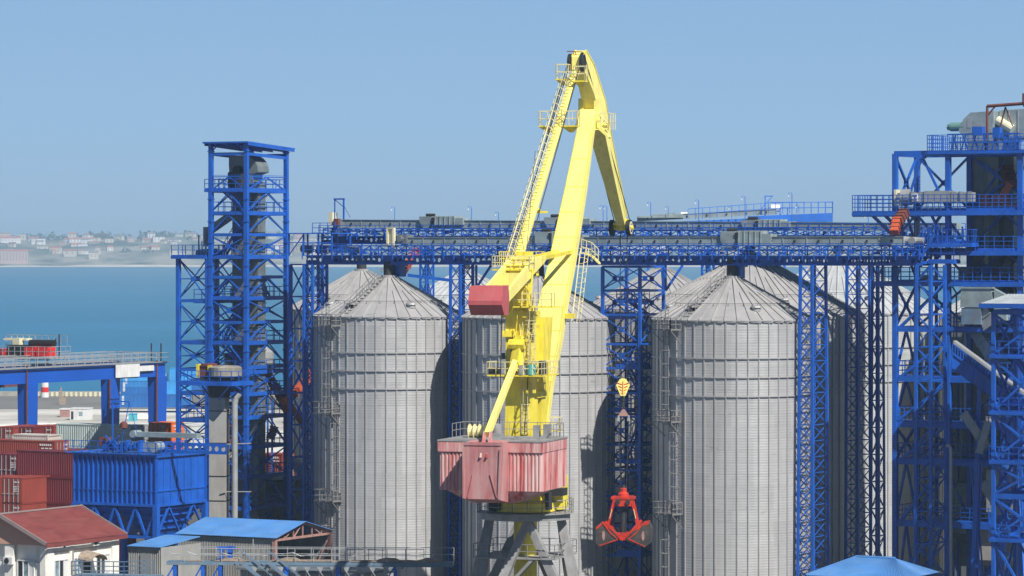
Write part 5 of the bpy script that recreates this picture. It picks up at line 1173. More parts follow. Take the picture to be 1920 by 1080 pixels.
# ------------------------------------------------------------------ blue filter hopper
dh = 342; e = thing('filter_hopper', 'big bright blue ribbed dust filter box on braced legs in front of the containers', 'hopper', (XY(293,dh), dh, 0), RZ); sh = F/dh
def zh(py): return ZZ(py,dh)
ah = -(293-129)/sh/CA; bh = (372-293)/(sh*.985)/SA*.985
zt_, zb_ = zh(856), zh(946)
MB().box(ah,0,0,bh,zb_,zt_).build('filter_box', M['blue'], e)
b = MB()
for k in range(18): x = ah*(k/17); b.box(x-.06,x+.06,-.16,0,zb_,zt_)
for k in range(8): y = bh*k/7; b.box(0,.16 if k%7==0 else .07,y-.05,y+.05,zb_,zt_)
b.box(ah-.1,.1,-.2,0,zb_-.25,zb_).box(ah-.1,.12,-.2,.0,zt_-.12,zt_+.1).box(0,.2,-.1,bh+.1,zb_-.25,zb_).box(0,.2,-.1,bh+.1,zt_-.12,zt_+.1).box(ah,0,-.1,0,zb_+1.15,zb_+1.25).box(0,.09,0,bh,zb_+1.15,zb_+1.25)
b.build('rib', M['blue'], e)
for hx in (ah, ah/2):
    MB().loft([[(hx+1.6,2.6,zb_-3.6),(hx-ah/2-1.6,2.6,zb_-3.6),(hx-ah/2-1.6,bh-2.6,zb_-3.6),(hx+1.6,bh-2.6,zb_-3.6)],[(hx+.1,.2,zb_-.26),(hx-ah/2-.1,.2,zb_-.26),(hx-ah/2-.1,bh-.2,zb_-.26),(hx+.1,bh-.2,zb_-.26)]]).build('cone', M['blue'], e)
b = MB()
for k in range(5): u = k/5; z = zb_-.5-k*.65; b.bar((-.1-u*1.6,.25+2.3*u,z),(-.1-u*1.6,bh-.25-2.3*u,z),.12).bar((ah+.1+u*1.6,.2+2.4*u,z),(-.1-u*1.6,.2+2.4*u,z),.12)
b.build('cone_rib', M['blue'], e)
zl_ = zb_-3.1
for x, y in ((0,0),(ah,0),(0,bh),(ah,bh)): MB().bar((x,y,0),(x,y,zb_-.2),.5,side=(1,0,0)).build('leg', M['blue'], e)
b = MB().bar((ah,0,zl_),(0,0,zl_),.25).bar((0,0,zl_),(0,bh,zl_),.25)
for k in range(4): x0, x1 = ah*k/4, ah*(k+1)/4; b.bar((x0,0,zb_-.3),((x0+x1)/2,0,zl_),.2).bar((x1,0,zb_-.3),((x0+x1)/2,0,zl_),.2)
for k in range(2): y0, y1 = bh*k/2, bh*(k+1)/2; b.bar((0,y0,zl_),(0,(y0+y1)/2,zb_-.3),.18).bar((0,y1,zl_),(0,(y0+y1)/2,zb_-.3),.18)
b.build('bracing', M['blue'], e)
o = MB().box(ah-.8,.2,-.4,bh+.4,zt_+.12,zt_+.2).build('top_deck', M['blue'], e)
MB().rail([(ah-.8,-.4,zt_+.2),(.2,-.4,zt_+.2),(.2,bh+.4,zt_+.2)],1.1,.9,.03,1).build('railing', M['blue'], o)
web_ = MB(); web(web_, -1.6, bh-1.4, 0, .0, 1.0, .72, .24, .08); oo = web_.build('holed_beam', M['blue'], e, loc=(-.2,bh*.25,zt_+.25)); oo.rotation_euler[2] = pi/2*.0
MB().box(ah*.64,-.9,1.0,2.0,zt_+.35,zt_+1.2).tube((-.9,.9,zt_+.8),(-.9,2.1,zt_+.8),.5,n=14).box(ah*.6,1.4,4.6,5.4,zt_+1.5,zt_+1.95).tube((ah*.62,4.4,zt_+1.75),(ah*.62,5.6,zt_+1.75),.35,n=14).build('header_duct', M['conv'], e)
b = MB(); xm = ah*.48
b.bar((xm-.9,.6,zt_+.2),(xm-.9,.6,zt_+5.0),.1).bar((xm+1.0,.6,zt_+5),(xm-.9,.6,zt_+5.0),.1).bar((xm-.1,.6,zt_+.2),(xm+1,.6,zt_+5.0),.06).bar((xm+1,.6,zt_+5),(xm+1.9,.6,zt_+2),.04)
for k in range(9): b.box(xm-2+k*.5,xm-1.7+k*.5,.5,1.2,zt_+.3+.13*(k%4),zt_+1.0+.2*(k%3))
b.bar((xm-2,.4,zt_+.3),(xm,.4,zt_+1.8),.12).bar((xm,.4,zt_+.3),(xm-1.6,.4,zt_+1.8),.12)
b.build('hoist_frame', M['blue'], e)
MB().lathe([(.1,0),(.35,.15),(.35,.6),(.1,.75)],12,(xm+.3,.7,zt_+2.4)).box(xm-2.4,xm-1.6,.6,1.4,zt_+.8,zt_+1.6).build('motor', M['rust'], e)

# ------------------------------------------------------------------ sheds, office house, walkway
dsd = 331; e = thing('gable_shed', 'grey corrugated shed with a bright blue roof and a pinkish open truss gable', 'shed', (XY(515,dsd-3), dsd-3, 0), RZ); ss = F/(dsd-3)
zE = ZZ(1009,dsd-3); Wd = (612-515)/ss/SA*.98; Ln = (515-320)/ss/CA; zR = ZZ(978,dsd+1)
b = MB(); slope_corr(b, (-Ln,-.3,zE), (.35,-.3,zE), (.35,Wd/2,zR), (-Ln,Wd/2,zR), 62); slope_corr(b, (.35,Wd+.3,zE), (-Ln,Wd+.3,zE), (-Ln,Wd/2,zR), (.35,Wd/2,zR), 62); b.build('roof', M['roofblue'], e)
b = MB().corr((-Ln+.2,0,0),(Ln-.2,0,0),(0,0,zE-.1),(0,-.07,0),60).corr((-Ln+.2,0,0),(0,Wd,0),(0,0,zE-.1),(-.07,0,0),40).corr((-Ln+.2,Wd,0),(Ln-.2,0,0),(0,0,zE-.1),(0,.07,0),60); b.build('wall', paint('grey_wall_sheet',(.36,.36,.34),.6,.1,.12,.6,(.25,.2,.15),.4), e)
b = MB().bar((0,0,0),(0,0,zE),.35).bar((0,Wd,0),(0,Wd,zE),.35).bar((0,0,zE-.2),(0,Wd,zE-.2),.2).bar((0,0,zE),(0,Wd/2,zR-.1),.2).bar((0,Wd,zE),(0,Wd/2,zR-.1),.2)
for k in range(1,6): y = Wd*k/6; zz = zE+(zR-zE)*(1-abs(2*k/6-1)); b.bar((0,y,zE-.2),(0,y,zz-.1),.1); y2 = Wd*(k+(-1 if k <= 3 else 1))/6; b.bar((0,y2,zE-.2),(0,y,zz-.1),.09)
b.bar((0,Wd*.55,3),(0,Wd*.95,zE-.8),.1).build('gable_truss', M['brownbeam'], e)
MB().box(-Ln+.3,-.5,.3,Wd-.3,.1,zE*.6).build('interior_shade_block', M['dark'], e)  # dark block stands in for the shade inside the open shed
# low annex roof
e = thing('lean_to_shed', 'low grey shed with a flat blue roof between the red-roofed house and the gabled shed', 'shed', (XY(300,322), 322, 0), RZ)
zE = ZZ(1027,322); b = MB(); slope_corr(b, (-3.6,0,zE), (0,0,zE), (.2,6,zE+.55), (-3.6,6,zE+.55), 22); b.build('roof', M['roofblue'], e)
MB().corr((-3.6,.3,0),(3.6,0,0),(0,0,zE),(0,-.07,0),18).corr((0,.3,0),(0,6,0),(0,0,zE),(.07,0,0),24).build('wall', bpy.data.materials['grey_wall_sheet'], e)
MB().box(-2.2,-1.0,.15,.2,3,zE-.6).build('door', M['galv'], e)
# red-roofed office
do = 308; e = thing('office_house', 'cream two-storey office house with a red-brown sheet roof and a pink gable, lower left corner', 'house', (XY(86,do), do, 0), RZ); so_ = F/do
zE = ZZ(1016,do); zR = ZZ(967,do+1); BL = 10.3; HWd = 4.35
w_ = MB().box(-2*HWd,0,0,BL,0,zE-1.8)
w_.box(-2*HWd,0,.25,BL,zE-1.8,zE).box(-.3,0,0,BL,zE-1.0,zE)
# piers and spandrels stand proud of the recessed window bays
for x0, x1 in ((-.45,.12),(-4.1,-3.2),(-8.0,-7.2)): w_.box(x0,x1,-.22,0,0,zE-.35)
w_.box(-2*HWd,.12,-.18,0,0,zE-3.6)
for y0, y1 in ((-.1,.9),(3.2,3.7),(BL-1.0,BL)): w_.box(-.01,.2,y0,y1,0,zE)
w_.box(-.01,.18,0,BL,zE-.85,zE-.02); w_.box(-.01,.16,0,BL,0,zE-3.7); w_.box(-.01,.05,.9,BL-.9,zE-3.7,zE-1.2)
w_.build('wall', M['plaster'], e)
gbl = MB().ext([(.12,-.3,zE-.3),(-HWd,-.3,zR-.05),(-2*HWd,-.3,zE-.3)],(0,.5,0)); gbl.build('gable', M['pink'], e)
b = MB(); slope_corr(b, (.55,-.75,zE-.12), (.55,BL+.6,zE-.12), (-HWd,BL+.6,zR+.05), (-HWd,-.75,zR+.05), 62); slope_corr(b, (-2*HWd-.5,BL+.6,zE-.12), (-2*HWd-.5,-.75,zE-.12), (-HWd,-.75,zR+.05), (-HWd,BL+.6,zR+.05), 62); o = b.build('roof', M['roofred'], e)
b = MB().bar((.58,-.78,zE-.12),(-HWd,-.78,zR+.06),.1,.3).bar((-2*HWd-.5,-.78,zE-.12),(-HWd,-.78,zR+.06),.1,.3).bar((-HWd,-.8,zR+.12),(-HWd,BL+.65,zR+.12),.4,.1).bar((.58,BL+.65,zE-.12),(-HWd,BL+.65,zR+.1),.1,.3); b.build('verge_board', paint('verge_grey',(.28,.22,.21),.6), o)
MB().bar((.62,-.78,zE-.28),(.62,BL+.65,zE-.28),.12,.28).build('gutter', M['roofred'], o)
def window(e, P, U, wd, ht, label=None, dark=(1,)):
    P = Vector(P); U = Vector(U).normalized(); nrm = U.cross(Vector((0,0,1))).normalized(); z = Vector((0,0,1))
    f = MB(); 
    for a, b2 in ((P,P+U*wd),(P+z*ht,P+U*wd+z*ht)): f.bar(a,b2,.12,.1)
    for t in (0,.34,.67,1): f.bar(P+U*wd*t, P+U*wd*t+z*ht, .09,.09,side=U)
    f.bar(P+nrm*.08-U*.1-z*.08,P+nrm*.08+U*(wd+.1)-z*.08,.3,.06)
    o = f.build('window', M['white'], e)
    for k, (t0, t1) in enumerate(((0,.34),(.34,.67),(.67,1))):
        g = MB().ext([P+U*wd*t0-nrm*.02, P+U*wd*t1-nrm*.02, P+U*wd*t1+z*ht-nrm*.02, P+U*wd*t0+z*ht-nrm*.02], -nrm*.03); g.build('pane', M['darkglass'] if k in dark else M['glass'], o)
    MB().ext([P+U*wd*.7-nrm*.01+z*.1, P+U*wd*.98-nrm*.01+z*.1, P+U*wd*.98+z*ht*.95-nrm*.01, P+U*wd*.7+z*ht*.95-nrm*.01], nrm*.012).build('curtain', M['white'], o)
for x in (-2.9,-6.7): window(e, (x,-.03,zE-3.2), (1,0,0), 1.7 if x == -2.9 else 1.6, 1.55, dark=(0,) if x == -2.9 else (1,))
for y, dk in ((1.1,(1,)),(7.1,(0,1))): window(e, (.10,y,zE-3.3), (0,1,0), 1.9, 1.65, dark=dk)
window(e, (.1,3.9,zE-3.3), (0,1,0), 1.2, 1.65, dark=())
d_ = MB().box(.02,.2,5.35,6.1,zE-4.6,zE-1.75).build('door', M['darkglass'], e)
b = MB()
for k in range(8): t0, t1 = pi*k/8, pi*(k+1)/8; y0, y1 = 5.5-1.1*cos(t0), 5.5-1.1*cos(t1); b.ext([(.1,y0,zE-1.75+.6*sin(t0)),(.1,y1,zE-1.75+.6*sin(t1)),(1.6,y1,zE-1.95+.55*sin(t1)),(1.6,y0,zE-1.95+.55*sin(t0))],(0,0,.05))
b.build('door_awning', M['wood'], e)
for (x, y, z, rot, lab) in ((.3,6.6,zE-.75,0,'white air conditioner under the eave of the red-roofed house, above the door awning'),(-3.6,-.35,zE-2.0,1,'air conditioner fixed to the pier between the two left windows of the house')):
    q = thing('air_conditioner', lab, 'air conditioner', (0,0,0)); q.parent = None
    p = Vector((x,y,0)); wx, wy = rot2(x, y); q.location = (XY(86,do)+wx, do+wy, z); q.rotation_euler[2] = RZ-(pi/2*0 if rot else -pi/2)
    MB().box(-.45,.45,-.16,.16,0,.62).build('casing', M['white'], q); MB().tube((-.08,-.17,.31),(-.08,-.2,.31),.24,n=18).build('fan_grille', M['dark'], q); MB().bar((-.3,0,-.05),(-.3,.3,-.05),.05).bar((.3,0,-.05),(.3,.3,-.05),.05).build('bracket', M['galv'], q)
MB().path([(.3,3.5,zE-.9),(.3,3.5,zE-1.5),(.25,3.4,3)],.05).box(.18,.3,2.2,2.4,zE-.65,zE-.35).build('cable_pipe', M['wood'], e)
# office landing railing, bottom
q = thing('landing', 'pale blue railed landing in front of the red-roofed house at the bottom edge', 'landing', (XY(150,304), 304, ZZ(1078,304)), radians(-14))
MB().box(-.6,6.6,-.4,2.0,-.1,0).build('landing_deck', M['bluegrey'], q); MB().rail([(-.6,-.4,0),(4.0,-.4,.05),(6.6,-.4,.25)],1.15,1.0,.035,2).rail([(-.6,-.4,0),(-.6,2,0)],1.1,.9,.035,2).build('railing', M['bluegrey'], q)
for x in (-.4,3,6.4): MB().bar((x,0,0),(x,0,-ZZ(1078,304)),.18).build('leg', M['bluegrey'], q)
# steel walkway along the bottom
dw = 314; q = thing('steel_walkway', 'long grey-blue steel walkway with boards, thin railings and a stair, along the bottom edge', 'walkway', (XY(312,dw), dw, ZZ(1053,dw)), radians(-3)); sw = F/dw
LW = (850-312)/sw; b = MB(); b.box(0,LW,0,1.6,-.12,0).box(0,LW,-.03,.05,-.28,0).box(LW*.27,LW,.0,1.7,-.38,-.14); b.build('deck', M['bluegrey'], q)
b = MB(); Rn = random.Random(2)
for k in range(16): x = Rn.uniform(1,LW-3); b.box(x,x+Rn.uniform(1.2,3.2),Rn.uniform(-.05,.3),Rn.uniform(.9,1.5),.0+k*.004,.03+k*.006)
for k in range(4): x = (4,9,17.5,21)[k]; b.ext([(x,.1,.04),(x+2.6,.1,.04),(x+2,.1,.3),(x+1.2,.1,.34)],(0,1,0))
b.pieces('board', M['wood'], q)
b = MB(); b.rail([(0,-.02,0),(LW*.9,-.02,0)],1.15,1.55,.028,1).rail([(0,1.6,0),(LW,1.6,0)],1.15,2.0,.025,1); 
for x in (LW*.63,LW*.92,LW*.3): b.bar((x,.8,0),(x,.8,1.9),.06)
b.path([(LW*.62,.8,1.0),(LW*.68,.8,1.05),(LW*.76,.8,.98)],.03).build('railing', M['steelrail'], q)
b = MB()
for k in range(9): b.path([(k*1.5+.3,-.05,.75+.12*sin(k*2.1)),(k*1.5+1.05,-.05,.6+.1*sin(k*3.3)),(k*1.5+1.8,-.05,.75+.12*sin((k+1)*2.1))],.025)
b.build('hanging_cable', M['steelrail'], q)
b = MB()
for x in (.7,3.1,4.6,LW*.8,LW*.6,LW*.42): b.bar((x,.2,-.2),(x,.2,-ZZ(1053,dw)),.32); b.bar((x,1.4,-.2),(x,1.4,-ZZ(1053,dw)),.2); b.bar((x-.7,.2,-1.4),(x,.2,-.2),.12)
b.pieces('leg', M['blue'], q)
b = MB()
for k in range(12): x = LW*.3+k*1.12; b.ext([(x,0,-.4),(x+.5,0,-.4),(x+.15,0,-1.2)],(0,.12,0)); b.bar((x,-.1,-.42),(x+.7,-.1,-1.5),.07)
b.build('bracket', M['galv'], q)
for x0, x1 in ((6.5,10.5),(8.8,12.8)):
    b = MB()
    for y in (-.9,-.2): b.bar((x0,y,0),(x1,y,-3.2),.08,.2); b.bar((x0,y,1),(x1,y,-2.2),.06)
    for k in range(12): u = k/11; b.box(x0+(x1-x0)*u-.12,x0+(x1-x0)*u+.12,-.9,-.2,-3.2*u-.02,-3.2*u+.02)
    b.build('stair', M['bluegrey'], q)
MB().box(4.3,5.6,.2,1,0,.2).box(4.5,4.8,.3,.9,.2,1.1).box(5.2,5.6,.3,.9,.2,1.3).box(4.3,5.8,.3,.9,1.0,1.25).build('winch', M['blue'], q)
e = thing('corrugated_hall', 'grey corrugated hall wall under the steel walkway at the bottom edge', 'hall', (XY(450,319), 319, 0), RZ)
MB().corr((0,0,0),(12,0,0),(0,0,ZZ(1068,319)),(0,-.07,0),40).box(0,12,.05,7,0,ZZ(1068,319)).build('wall', bpy.data.materials['grey_wall_sheet'], e)
MB().box(-.2,12.2,-.3,7.2,ZZ(1068,319)+.02,ZZ(1068,319)+.2).build('roof', M['casing'], e)
# ------------------------------------------------------------------ container yard
RC = random.Random(21)
def container(px, py, d, L, col, label, rz=RZ, h=2.6, ends=True, mark=0, name='shipping_container', group=None, aged=False):
    """px,py = top corner nearest the camera side-left end; runs along local +x"""
    r = thing(name, label, 'container', (XY(px,d), d, ZZ(py,d)-h), rz, group); m = CM[col]; wd = 2.44
    b = MB().box(.06,L-.06,.06,wd-.06,.1,h-.03)
    n = max(8, int(L/.28))
    b.corr((.12,.0,.16),(L-.24,0,0),(0,0,h-.3),(0,.045,0),n).corr((L-.12,wd,.16),(-(L-.24),0,0),(0,0,h-.3),(0,-.045,0),n)
    b.build('body', m, r)
    f = MB()
    for x in (.06,L-.06):
        for y in (.06,wd-.06): f.box(x-.08,x+.08,y-.08,y+.08,0,h)
    for y in (.04,wd-.04): f.box(0,L,y-.06,y+.06,0,.16); f.box(0,L,y-.06,y+.06,h-.12,h)
    for x in (.05,L-.05): f.box(x-.06,x+.06,0,wd,0,.16); f.box(x-.06,x+.06,0,wd,h-.12,h)
    f.build('frame', m, r)
    if ends:
        for x, sg in ((L-.0,1),(0,-1)):
            for y0 in (.12,1.25):
                xx = x+sg*.01; dd = MB().box(min(xx,xx+sg*.04),max(xx,xx+sg*.04),y0,y0+1.08,.18,h-.14); o = dd.build('door', m, r)
                rr = MB()
                for y in (y0+.25,y0+.8): rr.box(min(xx+sg*.05,xx+sg*.1),max(xx+sg*.05,xx+sg*.1),y-.035,y+.035,.15,h-.12); rr.box(min(xx+sg*.05,xx+sg*.12),max(xx+sg*.05,xx+sg*.12),y-.1,y+.22,.95,1.05)
                rr.build('lock_rod', M['steelrail'], o)
    if h > 2:
        K_ = MB(); Rk = random.Random(len(label)*7+int(px))
        for j in range(Rk.randint(3,6)): x = L-1.9+j*.26; K_.box(x,x+.17,-.03,-.005,h-.5,h-.3)
        for j in range(3): K_.box(L-1.7+j*.5,L-1.35+j*.5,-.03,-.005,h-.82,h-.7)
        if ends:
            for j in range(4): K_.box(L+.05,L+.065,1.45+j*.2,1.58+j*.2,h-.5,h-.34); K_.box(L+.05,L+.065,1.5,2.1,h-.9-j*.16,h-.82-j*.16); K_.box(-.065,-.05,.25+j*.2,.38+j*.2,h-.5,h-.34); K_.box(-.065,-.05,.3,.9,h-.9-j*.16,h-.82-j*.16)
        K_.build('marking', M['white'], r)
    for k in range(mark):
        mk = MB()
        for j in range(7): mk.box(.5+.0*j,.95,-.02,.01,h-.55-j*.27,h-.38-j*.27)
        mk.build('lettering', M['white'], r)
    return r
RX = RZ+pi/2          # long side away from the camera, door end in view
def stack(px, py, d, L, cols, labs, rz=RZ, h=2.6, **k):
    for i, (c, l) in enumerate(zip(cols, labs)): container(px, py+i*h*F/d, d, L, c, l, rz, h, **k)
# end-on containers are placed by their left front corner: local x runs away from us
def endon(px, py, d, L, c, l, h=2.6, **k):
    # rotated so that local +x points away; the left front corner is at local y=wd
    o = container(px, py, d, L, c, l, RX, h, **k); x, y = CA*2.44, -SA*2.44; o.location.x += x; o.location.y += y; return o
far = 398; near = 372
container(106, 794, 391, 9.5, 'grey', 'pale grey-green long container on top of its stack, above the big blue filter box')
container(106, 794+45.8, 391, 9.5, 'rust', 'brown-red long container directly under the pale grey-green one', ends=False)
container(106, 794+91.6, 391, 9.5, 'maroon', 'maroon long container third from the top under the pale grey-green one', ends=False)
container(106, 794+137.4, 391, 9.5, 'rust', 'brown-red container at the bottom of the pale grey-green one\'s stack', ends=False)
endon(251, 795, far+6, 12.19, 'white', 'off-white container showing its doors between the grey-green and the orange ones')
endon(279, 792, far-3, 2.99, 'orange', 'bright orange container showing its doors, topmost')
endon(279, 792+45, far-3, 2.99, 'orange', 'orange container with doors, second under the topmost orange one')
endon(251, 795+45, far+6, 12.19, 'green', 'green container under the off-white one with doors')
endon(279, 792+90, far-3, 2.99, 'rust', 'brown-red container third from the top under the bright orange one')
endon(322, 797, far+2, 6.06, 'white', 'white container end just right of the bright orange one')
endon(334, 797, far+8, 12.19, 'green', 'sea-green container beside the left tower leg')
container(355, 797, far+12, 6.06, 'rust', 'brown-red container behind the left tower annex, right of the sea-green one')
container(352, 797+45, far+12, 6.06, 'pale', 'pale container under the brown-red one behind the left tower annex')
container(375, 870, far-6, 6.06, 'rust', 'weathered red container seen between the filter box and the square duct')
container(375, 915, far-6, 6.06, 'grey', 'grey container lowest between the filter box and the square duct')
container(484, 850, 392, 3, 'rust', 'brick-red container seen low through the blue tower, upper one')
container(484, 894, 392, 3, 'rust', 'brown-red container seen low through the blue tower, lower one')
container(512, 905, 399, 12.19, 'ltblue', 'pale blue container in the shade behind the blue tower')
# middle row, reds along the left edge
container(-75, 822, 386, 12.19, 'rust', 'brown-red long container whose side runs to the big blue filter box, below the door row')
container(-120, 780, 392, 6.06, 'rust', 'brown-red container cut by the left edge, upper row')
endon(-10, 800, 398, 6.06, 'rust', 'red container with white lock rods, upper row at the left edge')
endon(28, 800, 398, 6.06, 'maroon', 'dark red container with doors, upper row, second from the left edge')
endon(66, 798, 399, 6.06, 'rust', 'brick-red container with doors, upper row, left of the long pale grey-green one')
container(22, 814, 384, 4.6, 'pale', 'low pale flat container lying in front of the upper red row', h=.55, ends=False)  # only the visible strip, standing for a full-height pale container
container(-60, 842+4, near+6, 12.19, 'maroon', 'dark maroon container side in deep shade at the left edge, under the long brown-red one', ends=False) if 0 else None
container(32, 844, near, 12.19, 'maroon', 'upper maroon long container left of the big blue filter box')
container(42, 893, near-1, 12.19, 'maroon', 'second maroon long container, lower left of the big blue filter box')
container(42, 941, near-1, 12.19, 'maroon', 'third maroon long container, its foot hidden by the red-roofed house')
container(42, 989, near-1, 12.19, 'maroon', 'lowest maroon long container behind the red-roofed house', ends=False)
endon(-34, 852, near+5, 12.19, 'maroon', 'shaded maroon container doors at the left edge, left of the upper maroon side')
endon(-2, 851, near+4, 12.19, 'maroon', 'shaded maroon container doors against the upper maroon side')
for k, py in enumerate((895,943,991)):
    lab = ('upper','middle','lowest')[k]
    endon(-36, py, near-4, 12.19, 'rust', lab+' red container with white-edged doors cut by the left photo edge')
    endon(3, py, near-5, 12.19, 'rust', lab+' red container with white-edged doors against the maroon sides')
# far quay: big blue stack, huts
for k, (px, py, L, c, lab) in enumerate(((230,700,8.5,'ltblue','sky-blue container on top of the far blue stack'),(226,714,8.5,'blue','deep blue container in the middle row of the far stack, at left'),(224,739,8.5,'blue','deep blue container in the bottom row of the far stack, at left'),(292,714,7,'ltblue','sky-blue container in the middle row of the far stack, right of the deep blue one'),(292,739,7,'blue','deep blue container in the bottom row of the far stack, at right'),(318,690,7.5,'ltblue','pale blue container of the far stack behind the left tower annex'),(318,715,7.5,'blue','blue container of the far stack behind the left tower annex, below the pale one'))):
    container(px, py, 760-(k%3)*2 if False else 760, L*1.05, c, lab, radians(-3), 2.75, mark=1 if k in (0,1,2) else 0)
q = thing('site_hut', 'small white hut with a window and a dark door on the far bright yard', 'hut', (XY(131,728), 728, 0), radians(-12))
MB().box(0,3.7,0,3,0,2.2).box(-.1,3.8,-.1,3.1,2.2,2.35).build('wall', M['white'], q); MB().box(.25,.75,-.03,.05,.1,1.7).build('door', M['darkglass'], q); MB().box(1.9,2.6,-.03,.05,.8,1.6).build('window', M['glass'], q)
q = thing('site_hut', 'low pale hut with a red-brown front left of the small white hut', 'hut', (XY(112,740), 740, 0), radians(-5)); MB().box(0,4.5,0,3,0,1.5).build('wall', M['brownbeam'], q); MB().box(-.1,4.6,-.1,3.1,1.5,1.7).build('roof', M['white'], q)
q = thing('portable_cabin', 'small cyan portable toilet cabin on the far bright yard', 'cabin', (XY(241,722), 722, 0), radians(-4)); MB().box(0,1.55,0,1.3,0,1.4).box(-.08,1.63,-.08,1.38,1.4,1.55).build('cabin_wall', M['cyan'], q); MB().box(.5,1.05,-.03,0,.1,1.2).build('door', M['teal'], q)
q = thing('mooring_crane', 'small tan-coloured machine on the quay road behind the gantry leg', 'machine', (XY(111,800), 800, 0)); MB().box(0,1.4,0,1,0,1.6).box(0,.6,0,1,1.6,3.0).tube((.3,.5,3),(.3,.5,3.7),.2).build('machine_body', M['wood'], q)
q = thing('navigation_mark', 'red and white banded mark with a white sign box on top, at the quay edge', 'navigation mark', (XY(84,838), 838, 0))
for k in range(5): MB().lathe([(.95-.05*k,k*1.15),(.95-.05*k,k*1.15+1.15)],18).build('band', M['brightred'] if k % 2 else M['white'], q)
MB().box(-1.5,.8,-.8,.8,4.2,6.6).build('sign_box', M['white'], q)
b = MB()
for x in (-1.1,-.1):
    b.box(x,x+.18,-.86,-.8,4.7,6.1).box(x,x+.6,-.86,-.8,4.7,4.9).box(x,x+.6,-.86,-.8,5.3,5.5).box(x,x+.6,-.86,-.8,5.9,6.1)
b.box(.35,.5,-.86,-.8,4.7,6.1).build('sign_lettering', M['dark'], q)
b = MB()
for k in range(120): x = -110+k*1.1; b.box(x,x+.5,843,844,.02,1.0)
tag(b.build('quay_kerb_blocks', M['cream']), 'dotted pale row of low blocks along the far quay edge', 'kerb', kind='stuff')
# sand heaps and bright rubble on the far yard
heap = paint('bright_sand', (.70,.68,.62), .95, 0, .15, .2)
for (px, d, w1, h1, lab) in ((95,700,14,.7,'broad pale sand heap left of the small white hut'),(60,660,9,.6,'low pale sand heap behind the near gantry leg'),(262,735,3,.9,'small grey sand heap right of the cyan cabin'),(170,690,12,.4,'flat pale sand heap in front of the small white hut')):
    b = MB(); n = 22; Rh = random.Random(px); prof = [(1,0),(.8,.35),(.55,.7),(.3,.92),(.05,1)]
    vs = [(w1*r_*cos(2*pi*i/n)*(1+.12*sin(i*1.7+px)), w1*.5*r_*sin(2*pi*i/n), h1*z*(1+.1*Rh.uniform(-1,1))) for r_, z in prof for i in range(n)]
    b.add(vs, [(k*n+i,k*n+(i+1)%n,(k+1)*n+(i+1)%n,(k+1)*n+i) for k in range(4) for i in range(n)]); o = b.build('sand_heap', heap, loc=(XY(px,d),d,.0)); tag(o, lab, 'sand heap')

# ------------------------------------------------------------------ container gantry crane
dg = 455; e = thing('gantry_crane', 'cobalt-blue container gantry crane with railed girders, at the left edge', 'gantry crane', (XY(207,dg), dg, 0), RZ); sg_ = F/dg
zT, zB = ZZ(673,dg), ZZ(704,dg)
# girders run along local y (away); the near one at x=0, the far one at x=8
LG = 30; yb = -LG; XS = 7.0
P1 = -26.5
for x in (0, XS):
    b = MB().box(x-.55,x+.55,-34,.9,zB,zT-.45).box(x-.8,x+.8,-34,1.0,zT-.45,zT-.3); 
    b.build('girder', M['girder'], e)
    o = MB().box(x-1.3,x+.9,-34,1.0,zT-.3,zT-.2).build('walkway', M['galv'], e)
    MB().rail([(x-1.3,-34,zT-.2),(x-1.3,1.0,zT-.2),(x+.9,1.0,zT-.2)],1.1,1.6,.03,1).rail([(x+.9,-34,zT-.2),(x+.9,1,zT-.2)],1.1,2,.03,1).build('railing', M['steelrail'], o)
    for y in (0, P1):
        MB().loft([[(x-.75,y-1.0,zB+.01),(x+.75,y-1.0,zB+.01),(x+.75,y+1.0,zB+.01),(x-.75,y+1.0,zB+.01)],[(x-.6,y-.8,1.2),(x+.6,y-.8,1.2),(x+.6,y+.8,1.2),(x-.6,y+.8,1.2)]]).build('leg', M['girder'], e)
        MB().bar((x+.68,y-1.1,1),(x+.68,y-1.1,zT),.14).build('conduit', M['rust'], e)
MB().box(.56,XS-.56,-.5,.9,zB+.9,zT-.5).build('end_tie', M['girder'], e); MB().box(.56,XS-.56,P1-.7,P1+.7,zB+.9,zT-.5).build('end_tie', M['girder'], e)
MB().box(-.2,XS+.9,-.2,1.0,zT-.3,zT-.2).build('walkway', M['galv'], e); MB().rail([(0,-.2,zT-.2),(XS,-.2,zT-.2)],1.1,1.4,.03,1).rail([(0,1,zT-.2),(XS+.9,1,zT-.2)],1.1,1.6,.03,1).build('railing', M['steelrail'], e)
for y in (0,P1): MB().box(-2,XS+2,y-.9,y+.9,.3,1.2).build('sill_beam', M['girder'], e)
MB().box(XS+.81,XS+.87,-10,-5,zB+.15,zT-.25).box(XS+.81,XS+.85,-5,-1.9,zT-1.25,zT-.6).build('sign_board', M['white'], e)
for x, y in ((XS,.8),(XS-1.5,.9),(0,-13)): MB().bar((x,y,zT-.2),(x,y,zT+2.0),.12).build('mast', M['dark'], e)
tr = thing('trolley', 'red and grey winch trolley with a black drum on top of the blue gantry', 'trolley', (0,0,0), RZ)
wx, wy = rot2(3.0, -26); tr.location = (XY(207,dg)+wx, dg+wy, zT-.2); tr.location = (XY(62,440), 440, ZZ(672,440))
MB().box(-5.5,3,-1,3,0,.25).build('trolley_frame', M['galv'], tr)
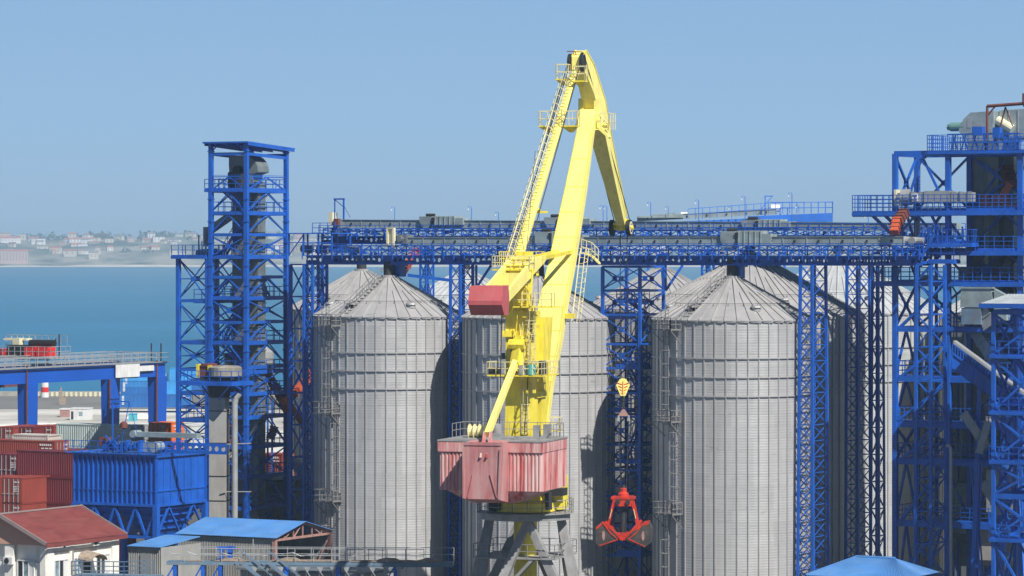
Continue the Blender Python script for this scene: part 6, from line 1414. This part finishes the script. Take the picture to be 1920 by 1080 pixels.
MB().box(-.6,.9,-1,.6,.3,1.45).box(1.2,2.8,-1,.8,.3,1.4).box(-5.2,-3.6,-.8,.5,.3,1.1).pieces('winch_housing', M['brightred'], tr)
MB().tube((-1.0,.8,1.8),(2.6,.8,1.8),.42,n=18).box(-3.4,-1.2,-.6,.8,.3,1.6).pieces('drum', M['black'], tr)
MB().rail([(-5.5,-1,.25),(3.3,-1,.25),(3.3,3,.25)],1.2,.9,.03,1).rail([(-5.5,3,1.6),(2.8,3,1.6)],1.1,.9,.03,1).rail([(-5.5,2,.25),(-1.2,2,.25)],2.5,.8,.03,3).build('railing', M['steelrail'], tr)
MB().box(-5,-1.6,.8,2,2.1,2.35).box(-3.2,-2.2,.2,1.2,1.6,2.4).build('gear_cover', M['cream'], tr); MB().bar((3.1,1,.2),(3.1,1,2.9),.12).bar((2.6,1,.2),(2.6,1,2.4),.1).build('mast', M['dark'], tr)
sp = thing('container_spreader', 'rust-brown container spreader hanging under the blue gantry at the left edge', 'spreader', (XY(2,438), 438, ZZ(712,438)), RZ)
b = MB().box(-1.5,1.7,-1.5,1.5,-.8,.6)
for k in range(7): b.box(-1.5+k*.5,-1.35+k*.5,-1.6,-1.5,-.9,.7)
b.build('spreader_frame', M['rust'], sp)
b = MB()
for x in (-1.4,1.6,2.6,3.4): b.tube((x,0,.0 if x < 2 else -15),(x,0,ZZ(700,438)-ZZ(712,438)),.03,n=5)
b.build('rope', M['dark'], sp)

# ------------------------------------------------------------------ haze over the bay
hz = MB().box(-4800,4800,-40,7590,-3.4,64).build('haze', bpy.data.materials.new('haze_air')); tag(hz, kind='stuff'); hz['label'] = 'pale blue haze over the bay'
hm = hz.data.materials[0]; hm.use_nodes = True; t = hm.node_tree; t.nodes.clear()
ho = t.nodes.new('ShaderNodeOutputMaterial'); pv = t.nodes.new('ShaderNodeVolumePrincipled'); pv.inputs['Color'].default_value = (.55,.79,1,1); pv.inputs['Density'].default_value = 1.35e-4; pv.inputs['Anisotropy'].default_value = 0.0
t.links.new(pv.outputs[0], ho.inputs['Volume'])
